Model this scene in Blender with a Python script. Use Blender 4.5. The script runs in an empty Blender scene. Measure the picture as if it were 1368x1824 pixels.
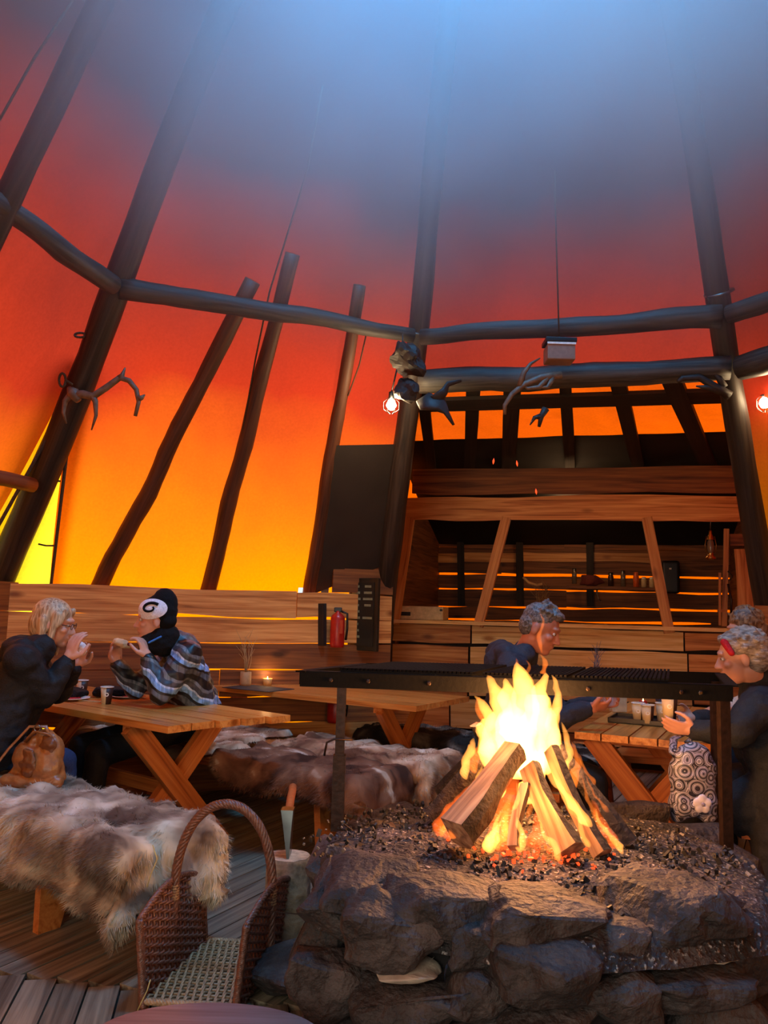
import bpy, bmesh, math, random
import numpy as np
from mathutils import Vector, Matrix, noise, Euler

R = math.radians
SC = bpy.context.scene
COL = SC.collection
rnd = random.Random(7)

# ------------------------------------------------------------------ camera
HC = 1.32
FPX = 1420.0
PITCH, ROLL = R(6.9), R(1.6)
F_ = Vector((0, math.cos(PITCH), math.sin(PITCH)))
U0 = Vector((0, -math.sin(PITCH), math.cos(PITCH)))
R0 = Vector((1, 0, 0))
R_ = R0 * math.cos(ROLL) + U0 * math.sin(ROLL)
U_ = U0 * math.cos(ROLL) - R0 * math.sin(ROLL)
cam_d = bpy.data.cameras.new('camera')
cam = bpy.data.objects.new('camera', cam_d)
COL.objects.link(cam)
cam_d.sensor_fit = 'VERTICAL'
cam_d.sensor_height = 24
cam_d.lens = FPX / 1824 * 24
cam_d.clip_start = 0.05
cam.matrix_world = Matrix(((R_.x, U_.x, -F_.x, 0), (R_.y, U_.y, -F_.y, 0), (R_.z, U_.z, -F_.z, HC), (0, 0, 0, 1)))
SC.camera = cam
EYE = Vector((0, 0, HC))


def ray(x, y):
    return F_ + R_ * ((x - 684) / FPX) - U_ * ((y - 912) / FPX)


def at(x, y, Y):                       # point seen at pixel x, y at distance Y in front
    d = ray(x, y)
    return EYE + d * (Y / d.y)


def hz(x, y, z):                       # point seen at pixel x, y at height z
    d = ray(x, y)
    return EYE + d * ((z - HC) / d.z)


def onplane(x, y, p, n):
    d = ray(x, y)
    return EYE + d * ((p - EYE).dot(n) / d.dot(n))


# ------------------------------------------------------------------ light, sky, exposure
SC.view_settings.view_transform = 'Standard'
SC.view_settings.look = 'None'
SC.view_settings.exposure = 0.0
SC.view_settings.gamma = 1
SC.view_settings.use_curve_mapping = False
SC.cycles.use_denoising = True
SC.cycles.volume_bounces = 1
SC.cycles.max_bounces = 6
SC.cycles.diffuse_bounces = 3
SC.cycles.sample_clamp_indirect = 4
SC.cycles.sample_clamp_direct = 0
SC.cycles.volume_step_rate = 4.0
SC.cycles.volume_max_steps = 64

world = bpy.data.worlds.new('overcast_sky')
SC.world = world
world.use_nodes = True
wb = world.node_tree.nodes['Background']
wb.inputs[0].default_value = (0.80, 0.93, 1.0, 1)
wb.inputs[1].default_value = 1.1


def add_light(name, kind, loc, color, energy, size=0.1, rot=None, **kw):
    d = bpy.data.lights.new(name, kind)
    d.color = color
    d.energy = energy
    if kind == 'AREA':
        d.size = size
    elif kind in ('POINT', 'SPOT'):
        d.shadow_soft_size = size
    for k, v in kw.items():
        setattr(d, k, v)
    o = bpy.data.objects.new(name, d)
    o.location = loc
    if rot:
        o.rotation_euler = rot
    COL.objects.link(o)
    return o


def aim(o, target):
    o.rotation_euler = (Vector(target) - o.location).to_track_quat('-Z', 'Y').to_euler()


sun = add_light('sun', 'SUN', (-6, 10, 8), (1.0, 0.93, 0.82), 6.0, angle=R(40))
aim(sun, Vector((-6, 10, 8)) + Vector((0.55, -0.75, -0.50)))

# ------------------------------------------------------------------ tent frame geometry
RING_Z = HC + 1.9
V = [None] * 8
V[1] = hz(207, 510, RING_Z)
V[2] = hz(740, 597, RING_Z)
V[3] = hz(1287, 562, RING_Z)
d_ = ray(975, -1430)
APEX = EYE + d_ * (2.76 / d_.y)
CEN = Vector((APEX.x, APEX.y, 0))
RR = 2.74
for k_, az in ((0, -93.3), (4, 86.7), (5, 131.7), (6, 176.7), (7, 221.7)):
    V[k_] = Vector((CEN.x + RR * math.sin(R(az)), CEN.y + RR * math.cos(R(az)), RING_Z))


def pole_at(k, z):
    t = (APEX.z - z) / (APEX.z - V[k].z)
    return APEX + (V[k] - APEX) * t


def face_n(k):                          # outward normal of the canvas face between pole k and k+1
    a, b = V[k], V[(k + 1) % 8]
    n = (b - a).cross(APEX - a).normalized()
    if n.dot(a - CEN) < 0:
        n = -n
    return n


def face_pt(k, x, y, inset=0.0):
    n = face_n(k)
    return onplane(x, y, V[k] - n * inset, n)


hole = add_light('smoke_hole_daylight', 'AREA', (APEX.x, APEX.y, APEX.z - 0.75), (0.08, 0.42, 1.0), 1900, size=0.9, shape='DISK')
doorl = add_light('entrance_daylight', 'AREA', (-1.2, -1.3, 1.6), (1.0, 0.97, 0.74), 32, size=1.2, shape='RECTANGLE', size_y=1.9)
aim(doorl, (0.2, 3.0, 0.8))


# ------------------------------------------------------------------ helpers
def lin(h):
    h = h.lstrip('#')
    out = []
    for i in (0, 2, 4):
        c = int(h[i:i + 2], 16) / 255
        out.append(c / 12.92 if c <= 0.04045 else ((c + 0.055) / 1.055) ** 2.4)
    return (*out, 1)


WM = {}                                 # world matrices of everything built


def put(name, me, mat=None, parent=None, M=None, smooth=False, kind=None, label=None, cat=None, group=None):
    o = bpy.data.objects.new(name, me)
    COL.objects.link(o)
    if mat is not None and me is not None and len(me.materials) == 0:
        for m_ in (mat if isinstance(mat, (list, tuple)) else [mat]):
            me.materials.append(m_)
    M = M or Matrix()
    if parent is not None:
        o.parent = parent
        o.matrix_basis = WM[parent.name].inverted() @ M
    else:
        o.matrix_basis = M
    WM[o.name] = M.copy()
    if smooth and me is not None:
        me.polygons.foreach_set('use_smooth', [True] * len(me.polygons))
    tag(o, label, cat, group, kind)
    return o


def tag(o, label=None, cat=None, group=None, kind=None):
    if label: o['label'] = label
    if cat: o['category'] = cat
    if group: o['group'] = group
    if kind: o['kind'] = kind
    return o


def thing(name, label, cat, loc=(0, 0, 0), rz=0.0, group=None, kind=None):
    M = Matrix.Translation(Vector(loc)) @ Matrix.Rotation(rz, 4, 'Z')
    return put(name, None, None, None, M, label=label, cat=cat, group=group, kind=kind)


def frame(p0, xdir, ydir):
    x = Vector(xdir).normalized()
    y = Vector(ydir)
    y = (y - x * y.dot(x)).normalized()
    z = x.cross(y)
    M = Matrix.Identity(4)
    for i in range(3):
        M[i][0], M[i][1], M[i][2], M[i][3] = x[i], y[i], z[i], p0[i]
    return M


def mesh(name, vs, fs):
    me = bpy.data.meshes.new(name)
    me.from_pydata([tuple(v) for v in vs], [], fs)
    me.update()
    return me


def bm_mesh(bm, name='m'):
    me = bpy.data.meshes.new(name)
    bmesh.ops.recalc_face_normals(bm, faces=bm.faces)
    bm.to_mesh(me)
    bm.free()
    return me


def nz(p, s=1.0, o=0.0):
    return noise.noise(Vector((p[0] * s + o, p[1] * s + o * 1.7, p[2] * s - o)))


def plank_mesh(L, W, T, seed=0, live=0.008, seg=10, notch=0.0):
    vs, fs = [], []
    for i in range(seg + 1):
        x = L * i / seg
        a = W / 2 + live * noise.noise(Vector((x * 1.7, seed * 3.1, 0))) * 1.8
        b = -W / 2 + live * noise.noise(Vector((x * 2.1, seed * 3.1, 9))) * 1.8
        t = T / 2
        vs += [(x, b, -t), (x, a, -t), (x, a, t), (x, b, t)]
    for i in range(seg):
        q = 4 * i
        for j in range(4):
            k = (j + 1) % 4
            fs.append((q + j, q + k, q + 4 + k, q + 4 + j))
    fs.append((3, 2, 1, 0))
    q = 4 * seg
    fs.append((q, q + 1, q + 2, q + 3))
    return mesh('plank', vs, fs)


def board(name, p0, p1, up, W, T, mat, parent=None, live=0.003, seg=6, seed=None, **kw):
    p0, p1 = Vector(p0), Vector(p1)
    me = plank_mesh((p1 - p0).length, W, T, rnd.random() * 50 if seed is None else seed, live, seg)
    return put(name, me, mat, parent, frame(p0, p1 - p0, up), **kw)


def tube_mesh(pts, rads, n=10, caps=True, twist=0.0, rough=0.0, seed=0.0, flat=1.0):
    pts = [Vector(p) for p in pts]
    vs, fs = [], []
    up = Vector((0.13, 0.31, 0.94)).normalized()
    prev = None
    for i, p in enumerate(pts):
        t = (pts[min(i + 1, len(pts) - 1)] - pts[max(i - 1, 0)]).normalized()
        if prev is None:
            a = t.orthogonal().normalized()
        else:
            a = (prev - t * prev.dot(t)).normalized()
        prev = a
        b = t.cross(a)
        r = rads[i] if hasattr(rads, '__len__') else rads
        for j in range(n):
            th = 2 * math.pi * j / n + twist * i
            q = p + (a * math.cos(th) + b * math.sin(th) * flat) * r
            if rough:
                q += (a * math.cos(th) + b * math.sin(th)) * r * rough * noise.noise(q * (1.2 / max(r, 1e-3)) * 0.5 + Vector((seed, 0, 0)))
            vs.append(q)
    for i in range(len(pts) - 1):
        for j in range(n):
            k = (j + 1) % n
            fs.append((i * n + j, i * n + k, (i + 1) * n + k, (i + 1) * n + j))
    if caps:
        fs.append(tuple(range(n - 1, -1, -1)))
        q = (len(pts) - 1) * n
        fs.append(tuple(range(q, q + n)))
    return vs, fs


def join_vf(lst):
    vs, fs = [], []
    for v, f in lst:
        o = len(vs)
        vs += list(v)
        fs += [tuple(i + o for i in q) for q in f]
    return vs, fs


def tube(name, pts, rads, mat, parent=None, n=10, M=None, smooth=True, **kw):
    tk = {k: kw.pop(k) for k in ('twist', 'rough', 'seed', 'flat', 'caps') if k in kw}
    me = mesh(name, *tube_mesh(pts, rads, n, **tk))
    return put(name, me, mat, parent, M, smooth=smooth, **kw)


def log(name, p0, p1, r0, r1, mat, parent=None, seg=14, wob=0.012, seed=0, n=12, **kw):
    """a straight debarked log; local x runs along it so that the grain follows"""
    p0, p1 = Vector(p0), Vector(p1)
    L = (p1 - p0).length
    pts, rr = [], []
    for i in range(seg + 1):
        t = i / seg
        w = math.sin(math.pi * t)
        pts.append((L * t, wob * 1.0 * w * noise.noise(Vector((t * 4, seed, 0))) * 2, wob * 1.0 * w * noise.noise(Vector((t * 4, seed, 5))) * 2))
        rr.append((r0 + (r1 - r0) * t) * (1 + 0.09 * noise.noise(Vector((t * L * 3, seed, 3)))))
    me = mesh(name, *tube_mesh(pts, rr, n, rough=0.10, seed=seed))
    return put(name, me, mat, parent, frame(p0, p1 - p0, Vector((0, 0.2, 1)) if abs((p1 - p0).normalized().z) < .9 else Vector((0, 1, 0))), smooth=True, **kw)


def box_vf(sx, sy, sz, c=(0, 0, 0)):
    x, y, z = sx / 2, sy / 2, sz / 2
    vs = [(c[0] + a * x, c[1] + b * y, c[2] + d * z) for a in (-1, 1) for b in (-1, 1) for d in (-1, 1)]
    return vs, [(0, 1, 3, 2), (4, 6, 7, 5), (0, 4, 5, 1), (2, 3, 7, 6), (0, 2, 6, 4), (1, 5, 7, 3)]


def bevel_box(sx, sy, sz, bev=0.01, seg=2):
    bm = bmesh.new()
    bmesh.ops.create_cube(bm, size=1)
    bmesh.ops.scale(bm, vec=(sx, sy, sz), verts=bm.verts)
    bmesh.ops.bevel(bm, geom=bm.edges[:], offset=bev, segments=seg, affect='EDGES', profile=0.6)
    return bm_mesh(bm)


def lathe_vf(prof, n=20, cap=False):
    vs, fs = [], []
    for r, z in prof:
        for j in range(n):
            a = 2 * math.pi * j / n
            vs.append((r * math.cos(a), r * math.sin(a), z))
    for i in range(len(prof) - 1):
        for j in range(n):
            k = (j + 1) % n
            fs.append((i * n + j, i * n + k, (i + 1) * n + k, (i + 1) * n + j))
    if cap:
        fs.append(tuple(range(n - 1, -1, -1)))
        fs.append(tuple(range((len(prof) - 1) * n, len(prof) * n)))
    return vs, fs


# ------------------------------------------------------------------ materials
def newmat(name):
    m = bpy.data.materials.new(name)
    m.use_nodes = True
    nt = m.node_tree
    bs = nt.nodes['Principled BSDF']
    return m, nt, bs


def L(nt, a, b):
    nt.links.new(a, b)


def node(nt, typ, **kw):
    n = nt.nodes.new(typ)
    for k, v in kw.items():
        setattr(n, k, v)
    return n


def ramp(nt, fac, stops):
    r = node(nt, 'ShaderNodeValToRGB')
    e = r.color_ramp.elements
    while len(e) < len(stops):
        e.new(0.5)
    for i, (p, c) in enumerate(stops):
        e[i].position = p
        e[i].color = lin(c) if isinstance(c, str) else c
    if fac is not None:
        L(nt, fac, r.inputs[0])
    return r


def simple(name, col, rough=0.6, metal=0.0, bump=0.0, bscale=40, var=0.15, spec=0.5, coords='Object'):
    m, nt, bs = newmat(name)
    tc = node(nt, 'ShaderNodeTexCoord')
    nx = node(nt, 'ShaderNodeTexNoise')
    nx.inputs['Scale'].default_value = bscale
    nx.inputs['Detail'].default_value = 4
    L(nt, tc.outputs[coords], nx.inputs['Vector'])
    c = lin(col) if isinstance(col, str) else col
    dk = tuple(v * (1 - var) for v in c[:3]) + (1,)
    lt = tuple(min(1, v * (1 + var)) for v in c[:3]) + (1,)
    rp = ramp(nt, nx.outputs[0], [(0.3, dk), (0.7, lt)])
    L(nt, rp.outputs[0], bs.inputs['Base Color'])
    bs.inputs['Roughness'].default_value = rough
    bs.inputs['Metallic'].default_value = metal
    bs.inputs['Specular IOR Level'].default_value = spec
    if bump:
        b = node(nt, 'ShaderNodeBump')
        b.inputs['Strength'].default_value = bump
        b.inputs['Distance'].default_value = 0.01
        L(nt, nx.outputs[0], b.inputs['Height'])
        L(nt, b.outputs[0], bs.inputs['Normal'])
    return m


def wood(name, cols, rough=0.5, scale=1.0, stretch=0.06, knots=True, bump=0.25, spec=0.4, tint=0.25):
    """grain along local x"""
    m, nt, bs = newmat(name)
    tc = node(nt, 'ShaderNodeTexCoord')
    oi = node(nt, 'ShaderNodeObjectInfo')
    off = node(nt, 'ShaderNodeVectorMath', operation='SCALE')
    comb = node(nt, 'ShaderNodeCombineXYZ')
    for i in range(3):
        L(nt, oi.outputs['Random'], comb.inputs[i])
    L(nt, comb.outputs[0], off.inputs[0])
    off.inputs['Scale'].default_value = 40
    add = node(nt, 'ShaderNodeVectorMath', operation='ADD')
    L(nt, tc.outputs['Object'], add.inputs[0])
    L(nt, off.outputs[0], add.inputs[1])
    mp = node(nt, 'ShaderNodeMapping')
    mp.inputs['Scale'].default_value = (stretch * 12 * scale, 14 * scale, 14 * scale)
    L(nt, add.outputs[0], mp.inputs[0])
    n1 = node(nt, 'ShaderNodeTexNoise')
    n1.inputs['Scale'].default_value = 1.6
    n1.inputs['Detail'].default_value = 6
    n1.inputs['Distortion'].default_value = 1.2
    L(nt, mp.outputs[0], n1.inputs[0])
    mp2 = node(nt, 'ShaderNodeMapping')
    mp2.inputs['Scale'].default_value = (stretch * 40 * scale, 120 * scale, 120 * scale)
    L(nt, add.outputs[0], mp2.inputs[0])
    n2 = node(nt, 'ShaderNodeTexNoise')
    n2.inputs['Scale'].default_value = 1.0
    n2.inputs['Detail'].default_value = 3
    L(nt, mp2.outputs[0], n2.inputs[0])
    mix = node(nt, 'ShaderNodeMath', operation='MULTIPLY_ADD')
    L(nt, n2.outputs[0], mix.inputs[0])
    mix.inputs[1].default_value = 0.35
    L(nt, n1.outputs[0], mix.inputs[2])
    rp = ramp(nt, mix.outputs[0], [(0.42, cols[0]), (0.62, cols[1]), (0.85, cols[2])])
    out = rp.outputs[0]
    if knots:
        mp3 = node(nt, 'ShaderNodeMapping')
        mp3.inputs['Scale'].default_value = (2.2, 5.5, 5.5)
        L(nt, add.outputs[0], mp3.inputs[0])
        vo = node(nt, 'ShaderNodeTexVoronoi')
        vo.inputs['Scale'].default_value = 0.9
        L(nt, mp3.outputs[0], vo.inputs['Vector'])
        rk = ramp(nt, vo.outputs['Distance'], [(0.06, (1, 1, 1, 1)), (0.16, (0, 0, 0, 1))])
        mk = node(nt, 'ShaderNodeMix', data_type='RGBA')
        L(nt, rk.outputs[0], mk.inputs['Factor'])
        L(nt, out, mk.inputs['A'])
        mk.inputs['B'].default_value = lin(cols[0])
        out = mk.outputs['Result']
    hs = node(nt, 'ShaderNodeHueSaturation')
    mr = node(nt, 'ShaderNodeMapRange')
    L(nt, oi.outputs['Random'], mr.inputs[0])
    mr.inputs['To Min'].default_value = 1 - tint
    mr.inputs['To Max'].default_value = 1 + tint
    L(nt, mr.outputs[0], hs.inputs['Value'])
    L(nt, out, hs.inputs['Color'])
    L(nt, hs.outputs[0], bs.inputs['Base Color'])
    bs.inputs['Roughness'].default_value = rough
    bs.inputs['Specular IOR Level'].default_value = spec
    b = node(nt, 'ShaderNodeBump')
    b.inputs['Strength'].default_value = bump
    b.inputs['Distance'].default_value = 0.004
    L(nt, mix.outputs[0], b.inputs['Height'])
    L(nt, b.outputs[0], bs.inputs['Normal'])
    return m


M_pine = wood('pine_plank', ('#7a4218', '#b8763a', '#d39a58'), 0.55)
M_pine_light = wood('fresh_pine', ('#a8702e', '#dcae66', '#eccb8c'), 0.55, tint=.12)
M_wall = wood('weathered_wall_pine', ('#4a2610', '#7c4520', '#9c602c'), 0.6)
M_slat = wood('dark_slat', ('#3a2012', '#6e4022', '#8a5430'), 0.65)
M_table = wood('varnished_table', ('#8e4a16', '#c77a32', '#dd9a4c'), 0.28, spec=.6, tint=.1)
M_trestle = wood('trestle_wood', ('#7c3c14', '#b3642a', '#c87c3c'), 0.45, tint=.1)
M_pole = wood('smoked_pole', ('#17110f', '#2c221d', '#40332b'), 0.55, knots=False, stretch=.05, tint=.2)
M_polel = wood('thin_brown_pole', ('#2c1710', '#4c2a1a', '#613824'), 0.6, knots=False, tint=.2)
M_grey = wood('grey_smoked_timber', ('#1d1a18', '#35302c', '#4c4640'), 0.6, knots=False, tint=.15)
M_post = wood('red_brown_post', ('#3c1d12', '#6a3620', '#84482c'), 0.5, tint=.1)
M_dark = wood('dark_board', ('#0f0b09', '#1c1411', '#2a1f1a'), 0.7, knots=False)
M_floor = wood('worn_floorboard', ('#3a3128', '#6e6250', '#94866e'), 0.42, stretch=.05, bump=.4, knots=False, tint=.22)
M_bark = simple('bark', '#2a1c14', 0.9, bump=1.0, bscale=30, var=.5)
M_blackiron = simple('black_iron', '#070606', 0.7, 0.0, bump=.15, bscale=60, spec=.12)
M_rust = simple('sooty_steel', '#2b1c16', 0.5, 0.6, bump=.2, bscale=50, var=.4)
M_steel = simple('steel', '#747472', 0.3, 1.0, bscale=20)
M_white = simple('white_plastic', '#e8e4dc', 0.4)
M_black = simple('black_plastic', '#0d0d0e', 0.4)
M_red = simple('red_enamel', '#a11a12', 0.35)
M_rope = simple('rope', '#4a3a28', 0.9, bump=.8, bscale=150, var=.4)
M_antler = simple('antler_bone', '#6a5340', 0.55, bump=.3, bscale=30, var=.35)
M_antlerd = simple('sooty_antler', '#2a2320', 0.6, bump=.3, bscale=30, var=.35)
M_tarp = simple('dark_tarpaulin', '#2b211b', 0.75, bump=.3, bscale=5, var=.2)
M_tarpb = simple('black_awning', '#120f0d', 0.8, bump=.3, bscale=5, var=.2)


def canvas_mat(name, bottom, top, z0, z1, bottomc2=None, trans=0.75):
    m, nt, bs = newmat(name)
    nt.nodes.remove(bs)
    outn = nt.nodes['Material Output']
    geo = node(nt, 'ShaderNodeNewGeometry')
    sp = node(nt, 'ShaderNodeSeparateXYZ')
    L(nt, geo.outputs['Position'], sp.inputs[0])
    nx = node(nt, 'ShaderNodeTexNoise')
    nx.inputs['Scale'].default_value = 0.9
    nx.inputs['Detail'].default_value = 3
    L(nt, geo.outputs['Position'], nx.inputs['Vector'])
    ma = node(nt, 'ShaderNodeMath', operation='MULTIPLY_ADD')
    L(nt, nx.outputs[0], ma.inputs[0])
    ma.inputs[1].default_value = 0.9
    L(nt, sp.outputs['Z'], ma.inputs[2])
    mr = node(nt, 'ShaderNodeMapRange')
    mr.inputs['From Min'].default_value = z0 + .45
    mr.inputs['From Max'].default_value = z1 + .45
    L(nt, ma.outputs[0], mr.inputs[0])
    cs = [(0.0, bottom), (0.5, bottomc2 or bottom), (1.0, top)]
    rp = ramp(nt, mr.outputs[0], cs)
    # woven texture
    wv = node(nt, 'ShaderNodeTexNoise')
    wv.inputs['Scale'].default_value = 60
    L(nt, geo.outputs['Position'], wv.inputs['Vector'])
    hs = node(nt, 'ShaderNodeHueSaturation')
    mr2 = node(nt, 'ShaderNodeMapRange')
    L(nt, wv.outputs[0], mr2.inputs[0])
    mr2.inputs['To Min'].default_value = 0.85
    mr2.inputs['To Max'].default_value = 1.15
    L(nt, mr2.outputs[0], hs.inputs['Value'])
    L(nt, rp.outputs[0], hs.inputs['Color'])
    # long soft creases
    mpc = node(nt, 'ShaderNodeMapping')
    mpc.inputs['Scale'].default_value = (1.0, 1.0, 0.35)
    mpc.inputs['Rotation'].default_value = (0.3, 0.5, 0)
    L(nt, geo.outputs['Position'], mpc.inputs[0])
    cr = node(nt, 'ShaderNodeTexNoise')
    cr.inputs['Scale'].default_value = 2.5
    cr.inputs['Distortion'].default_value = 0.4
    L(nt, mpc.outputs[0], cr.inputs['Vector'])
    bp = node(nt, 'ShaderNodeBump')
    bp.inputs['Strength'].default_value = 0.28
    bp.inputs['Distance'].default_value = 0.12
    L(nt, cr.outputs[0], bp.inputs['Height'])
    tr = node(nt, 'ShaderNodeBsdfTranslucent')
    df = node(nt, 'ShaderNodeBsdfDiffuse')
    for s in (tr, df):
        L(nt, hs.outputs[0], s.inputs['Color'])
        L(nt, bp.outputs[0], s.inputs['Normal'])
    mx = node(nt, 'ShaderNodeMixShader')
    mx.inputs[0].default_value = trans
    L(nt, df.outputs[0], mx.inputs[1])
    L(nt, tr.outputs[0], mx.inputs[2])
    L(nt, mx.outputs[0], outn.inputs['Surface'])
    return m


# main canvas colour darkens upwards to stand in for the fading daylight glow
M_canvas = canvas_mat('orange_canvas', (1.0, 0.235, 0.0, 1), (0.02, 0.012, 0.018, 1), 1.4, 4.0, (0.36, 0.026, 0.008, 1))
M_canvasr = canvas_mat('red_orange_canvas', (0.75, 0.10, 0.0, 1), (0.5, 0.05, 0.005, 1), 1.5, 3.5)  # redder canvas for the annex, slightly darker towards the top
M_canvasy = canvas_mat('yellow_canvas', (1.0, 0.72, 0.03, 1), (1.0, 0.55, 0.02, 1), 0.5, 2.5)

# ------------------------------------------------------------------ ceiling: canvas cone
ceil = thing('ceiling', None, None, kind='structure')
APZ_T = APEX.z - 0.9                       # smoke hole


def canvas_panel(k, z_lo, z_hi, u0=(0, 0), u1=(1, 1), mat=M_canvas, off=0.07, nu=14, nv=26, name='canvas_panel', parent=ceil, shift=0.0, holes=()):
    """u0/u1 give the side limits at the bottom and at the top"""
    n = face_n(k)
    vs, fs = [], []
    for i in range(nv + 1):
        t = i / nv
        z = z_lo + (z_hi - z_lo) * t
        a, b = pole_at(k, z), pole_at((k + 1) % 8, z)
        for j in range(nu + 1):
            s = j / nu
            lo = u0[0] + (u0[1] - u0[0]) * t
            hi = u1[0] + (u1[1] - u1[0]) * t
            u = lo + (hi - lo) * s
            p = a.lerp(b, u)
            sag = math.sin(math.pi * u) * 0.05 * (b - a).length / 2
            p = p + n * (off + shift - sag) + n * 0.012 * noise.noise(p * 1.1)
            vs.append(p)
    w = nu + 1
    for i in range(nv):
        for j in range(nu):
            fs.append((i * w + j, i * w + j + 1, (i + 1) * w + j + 1, (i + 1) * w + j))
    for hx_, hy_, hr_ in holes:                # small tears that let plain daylight in
        hp_ = onplane(hx_, hy_, V[k] + n * off, n)
        fs = [f for f in fs if (sum((vs[i] for i in f), Vector()) / 4 - hp_).length > hr_]
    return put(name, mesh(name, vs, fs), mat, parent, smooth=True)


ZS = 2.62                                   # top of the laced slit around pole 1
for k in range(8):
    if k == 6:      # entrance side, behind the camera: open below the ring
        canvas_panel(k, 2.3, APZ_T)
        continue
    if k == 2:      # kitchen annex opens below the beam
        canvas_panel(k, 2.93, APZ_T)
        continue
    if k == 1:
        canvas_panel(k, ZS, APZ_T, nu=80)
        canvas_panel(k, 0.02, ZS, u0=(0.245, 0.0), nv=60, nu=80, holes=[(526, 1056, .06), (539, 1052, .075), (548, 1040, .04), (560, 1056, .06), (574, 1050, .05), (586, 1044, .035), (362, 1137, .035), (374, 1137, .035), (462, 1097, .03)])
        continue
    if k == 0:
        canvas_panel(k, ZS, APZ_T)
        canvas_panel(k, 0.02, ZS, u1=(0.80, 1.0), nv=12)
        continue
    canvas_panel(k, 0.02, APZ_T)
# the yellow gusset behind the slit
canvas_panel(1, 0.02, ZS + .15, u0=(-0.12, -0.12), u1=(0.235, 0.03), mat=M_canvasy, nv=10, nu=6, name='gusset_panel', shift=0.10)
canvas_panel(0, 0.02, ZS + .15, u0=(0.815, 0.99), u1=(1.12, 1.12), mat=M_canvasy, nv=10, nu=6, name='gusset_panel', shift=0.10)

# ------------------------------------------------------------------ floor
floor = put('floor', mesh('floor', [(-9, -3.5, -0.03), (9, -3.5, -0.03), (9, 13, -0.03), (-9, 13, -0.03)], [(0, 1, 2, 3)]), simple('dark_earth', '#15110e', .95), kind='structure')
ground = put('ground', mesh('ground', [(-60, -60, -0.06), (60, -60, -0.06), (60, 60, -0.06), (-60, 60, -0.06)], [(0, 1, 2, 3)]), simple('snowy_ground', '#8c9488', .9), kind='structure')
SA, SB = hz(0, 1733, 0), hz(210, 1757, 0)
seam = (SB - SA); seam.z = 0; seam.normalize()
sn = Vector((-seam.y, seam.x, 0))           # away from the camera
if sn.y < 0: sn = -sn
dA = (hz(228, 1665, 0) - hz(70, 1738, 0)); dA.z = 0; dA.normalize()
dB = (hz(145, 1752, 0) - hz(118, 1824, 0)); dB.z = 0; dB.normalize()
# far sector: boards run along dA, starting on the seam
bwid = 0.112
stepA = bwid / abs(dA.cross(seam).z)


def inside(p, r=4.5):
    return (Vector((p.x, p.y, 0)) - CEN).length < r


def clip_run(p, d, lo=0.0, hi=9.0, r=4.62):
    a = None
    b = None
    t = lo
    while t < hi:
        if inside(p + d * t, r):
            if a is None: a = t
            b = t
        t += 0.06
    return a, b


for i in range(-40, 44):
    p = SA + seam * (stepA * i + 0.02)
    a, b = clip_run(p, dA)
    if a is None or b - a < .2: continue
    board('floor_board', p + dA * (a + .006) + Vector((0, 0, -0.012 + rnd.uniform(-.0015, .0015))), p + dA * b + Vector((0, 0, -0.012)), dA.cross(Vector((0, 0, 1))), bwid - 0.007, 0.024, M_floor, floor, live=.0015, seg=3)
stepB = bwid / abs(dB.cross(seam).z)
for i in range(-40, 44):
    p = SA + seam * (stepB * i + 0.045) - sn * 0.01
    a, b = clip_run(p, -dB, hi=5.0)
    if a is None or b - a < .2: continue
    board('floor_board', p - dB * a + Vector((0, 0, -0.012 + rnd.uniform(-.0015, .0015))), p - dB * b + Vector((0, 0, -0.012)), dB.cross(Vector((0, 0, 1))), bwid - 0.007, 0.024, M_floor, floor, live=.0015, seg=3)

# ------------------------------------------------------------------ main poles
POLE_LABEL = {0: 'thick dark tent pole crossing the top left corner', 1: 'thick dark tent pole with the branching antler and rope loops',
              2: 'dark tent pole left of the kitchen, with the caged lamp', 3: 'dark tent pole right of the kitchen opening'}
poles = {}
POLE_LABEL[4] = 'dark tent pole that carries the ring logs beyond the right edge'
for k in range(5):
    a = pole_at(k, 0.0) - face_n(k) * 0.02
    b = pole_at(k, APEX.z - 0.35)
    t = thing('tent_pole', POLE_LABEL[k], 'pole', a, group='main tent poles')
    log('pole_shaft', a, b, 0.115 if k == 1 else 0.095, 0.05, M_pole, t, seg=30, wob=.02, seed=k * 3.3)
    poles[k] = t
# mid pole left of pole 1
pm = [onplane(x, y, V[0] - face_n(0) * .03, face_n(0)) for x, y in ((-170, 750), (-5, 375), (155, 5), (560, -800))]
pm[0] = pm[0] + (pm[0] - pm[3]).normalized() * ((pm[0].z - .02) / -(pm[0] - pm[3]).normalized().z)
t = thing('tent_pole', 'slim dark tent pole crossing the left edge above the ring of logs', 'pole', pm[0], group='main tent poles')
log('pole_shaft', pm[0], pm[3], 0.075, 0.05, M_pole, t, seg=24, wob=.015, seed=21)


def ring_band(parent, p, axis, r, mat=M_steel):
    ax = Vector(axis).normalized()
    vs, fs = tube_mesh([p - ax * .006, p + ax * .006], [r, r], 14)
    put('metal_band', mesh('metal_band', vs, fs), mat, parent, smooth=True)


for k, (x, y) in ((2, (738, 590)), (3, (1282, 521))):
    ax = (APEX - V[k]).normalized()
    zz = hz(x, y, RING_Z)
    # walk along the pole to the height seen at that pixel
    best = min((abs((pole_at(k, z) - EYE).normalized().dot(ray(x, y).normalized()) - 1), z) for z in np.linspace(2.6, 4.2, 160))[1]
    ring_band(poles[k], pole_at(k, best), ax, 0.092)

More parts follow.
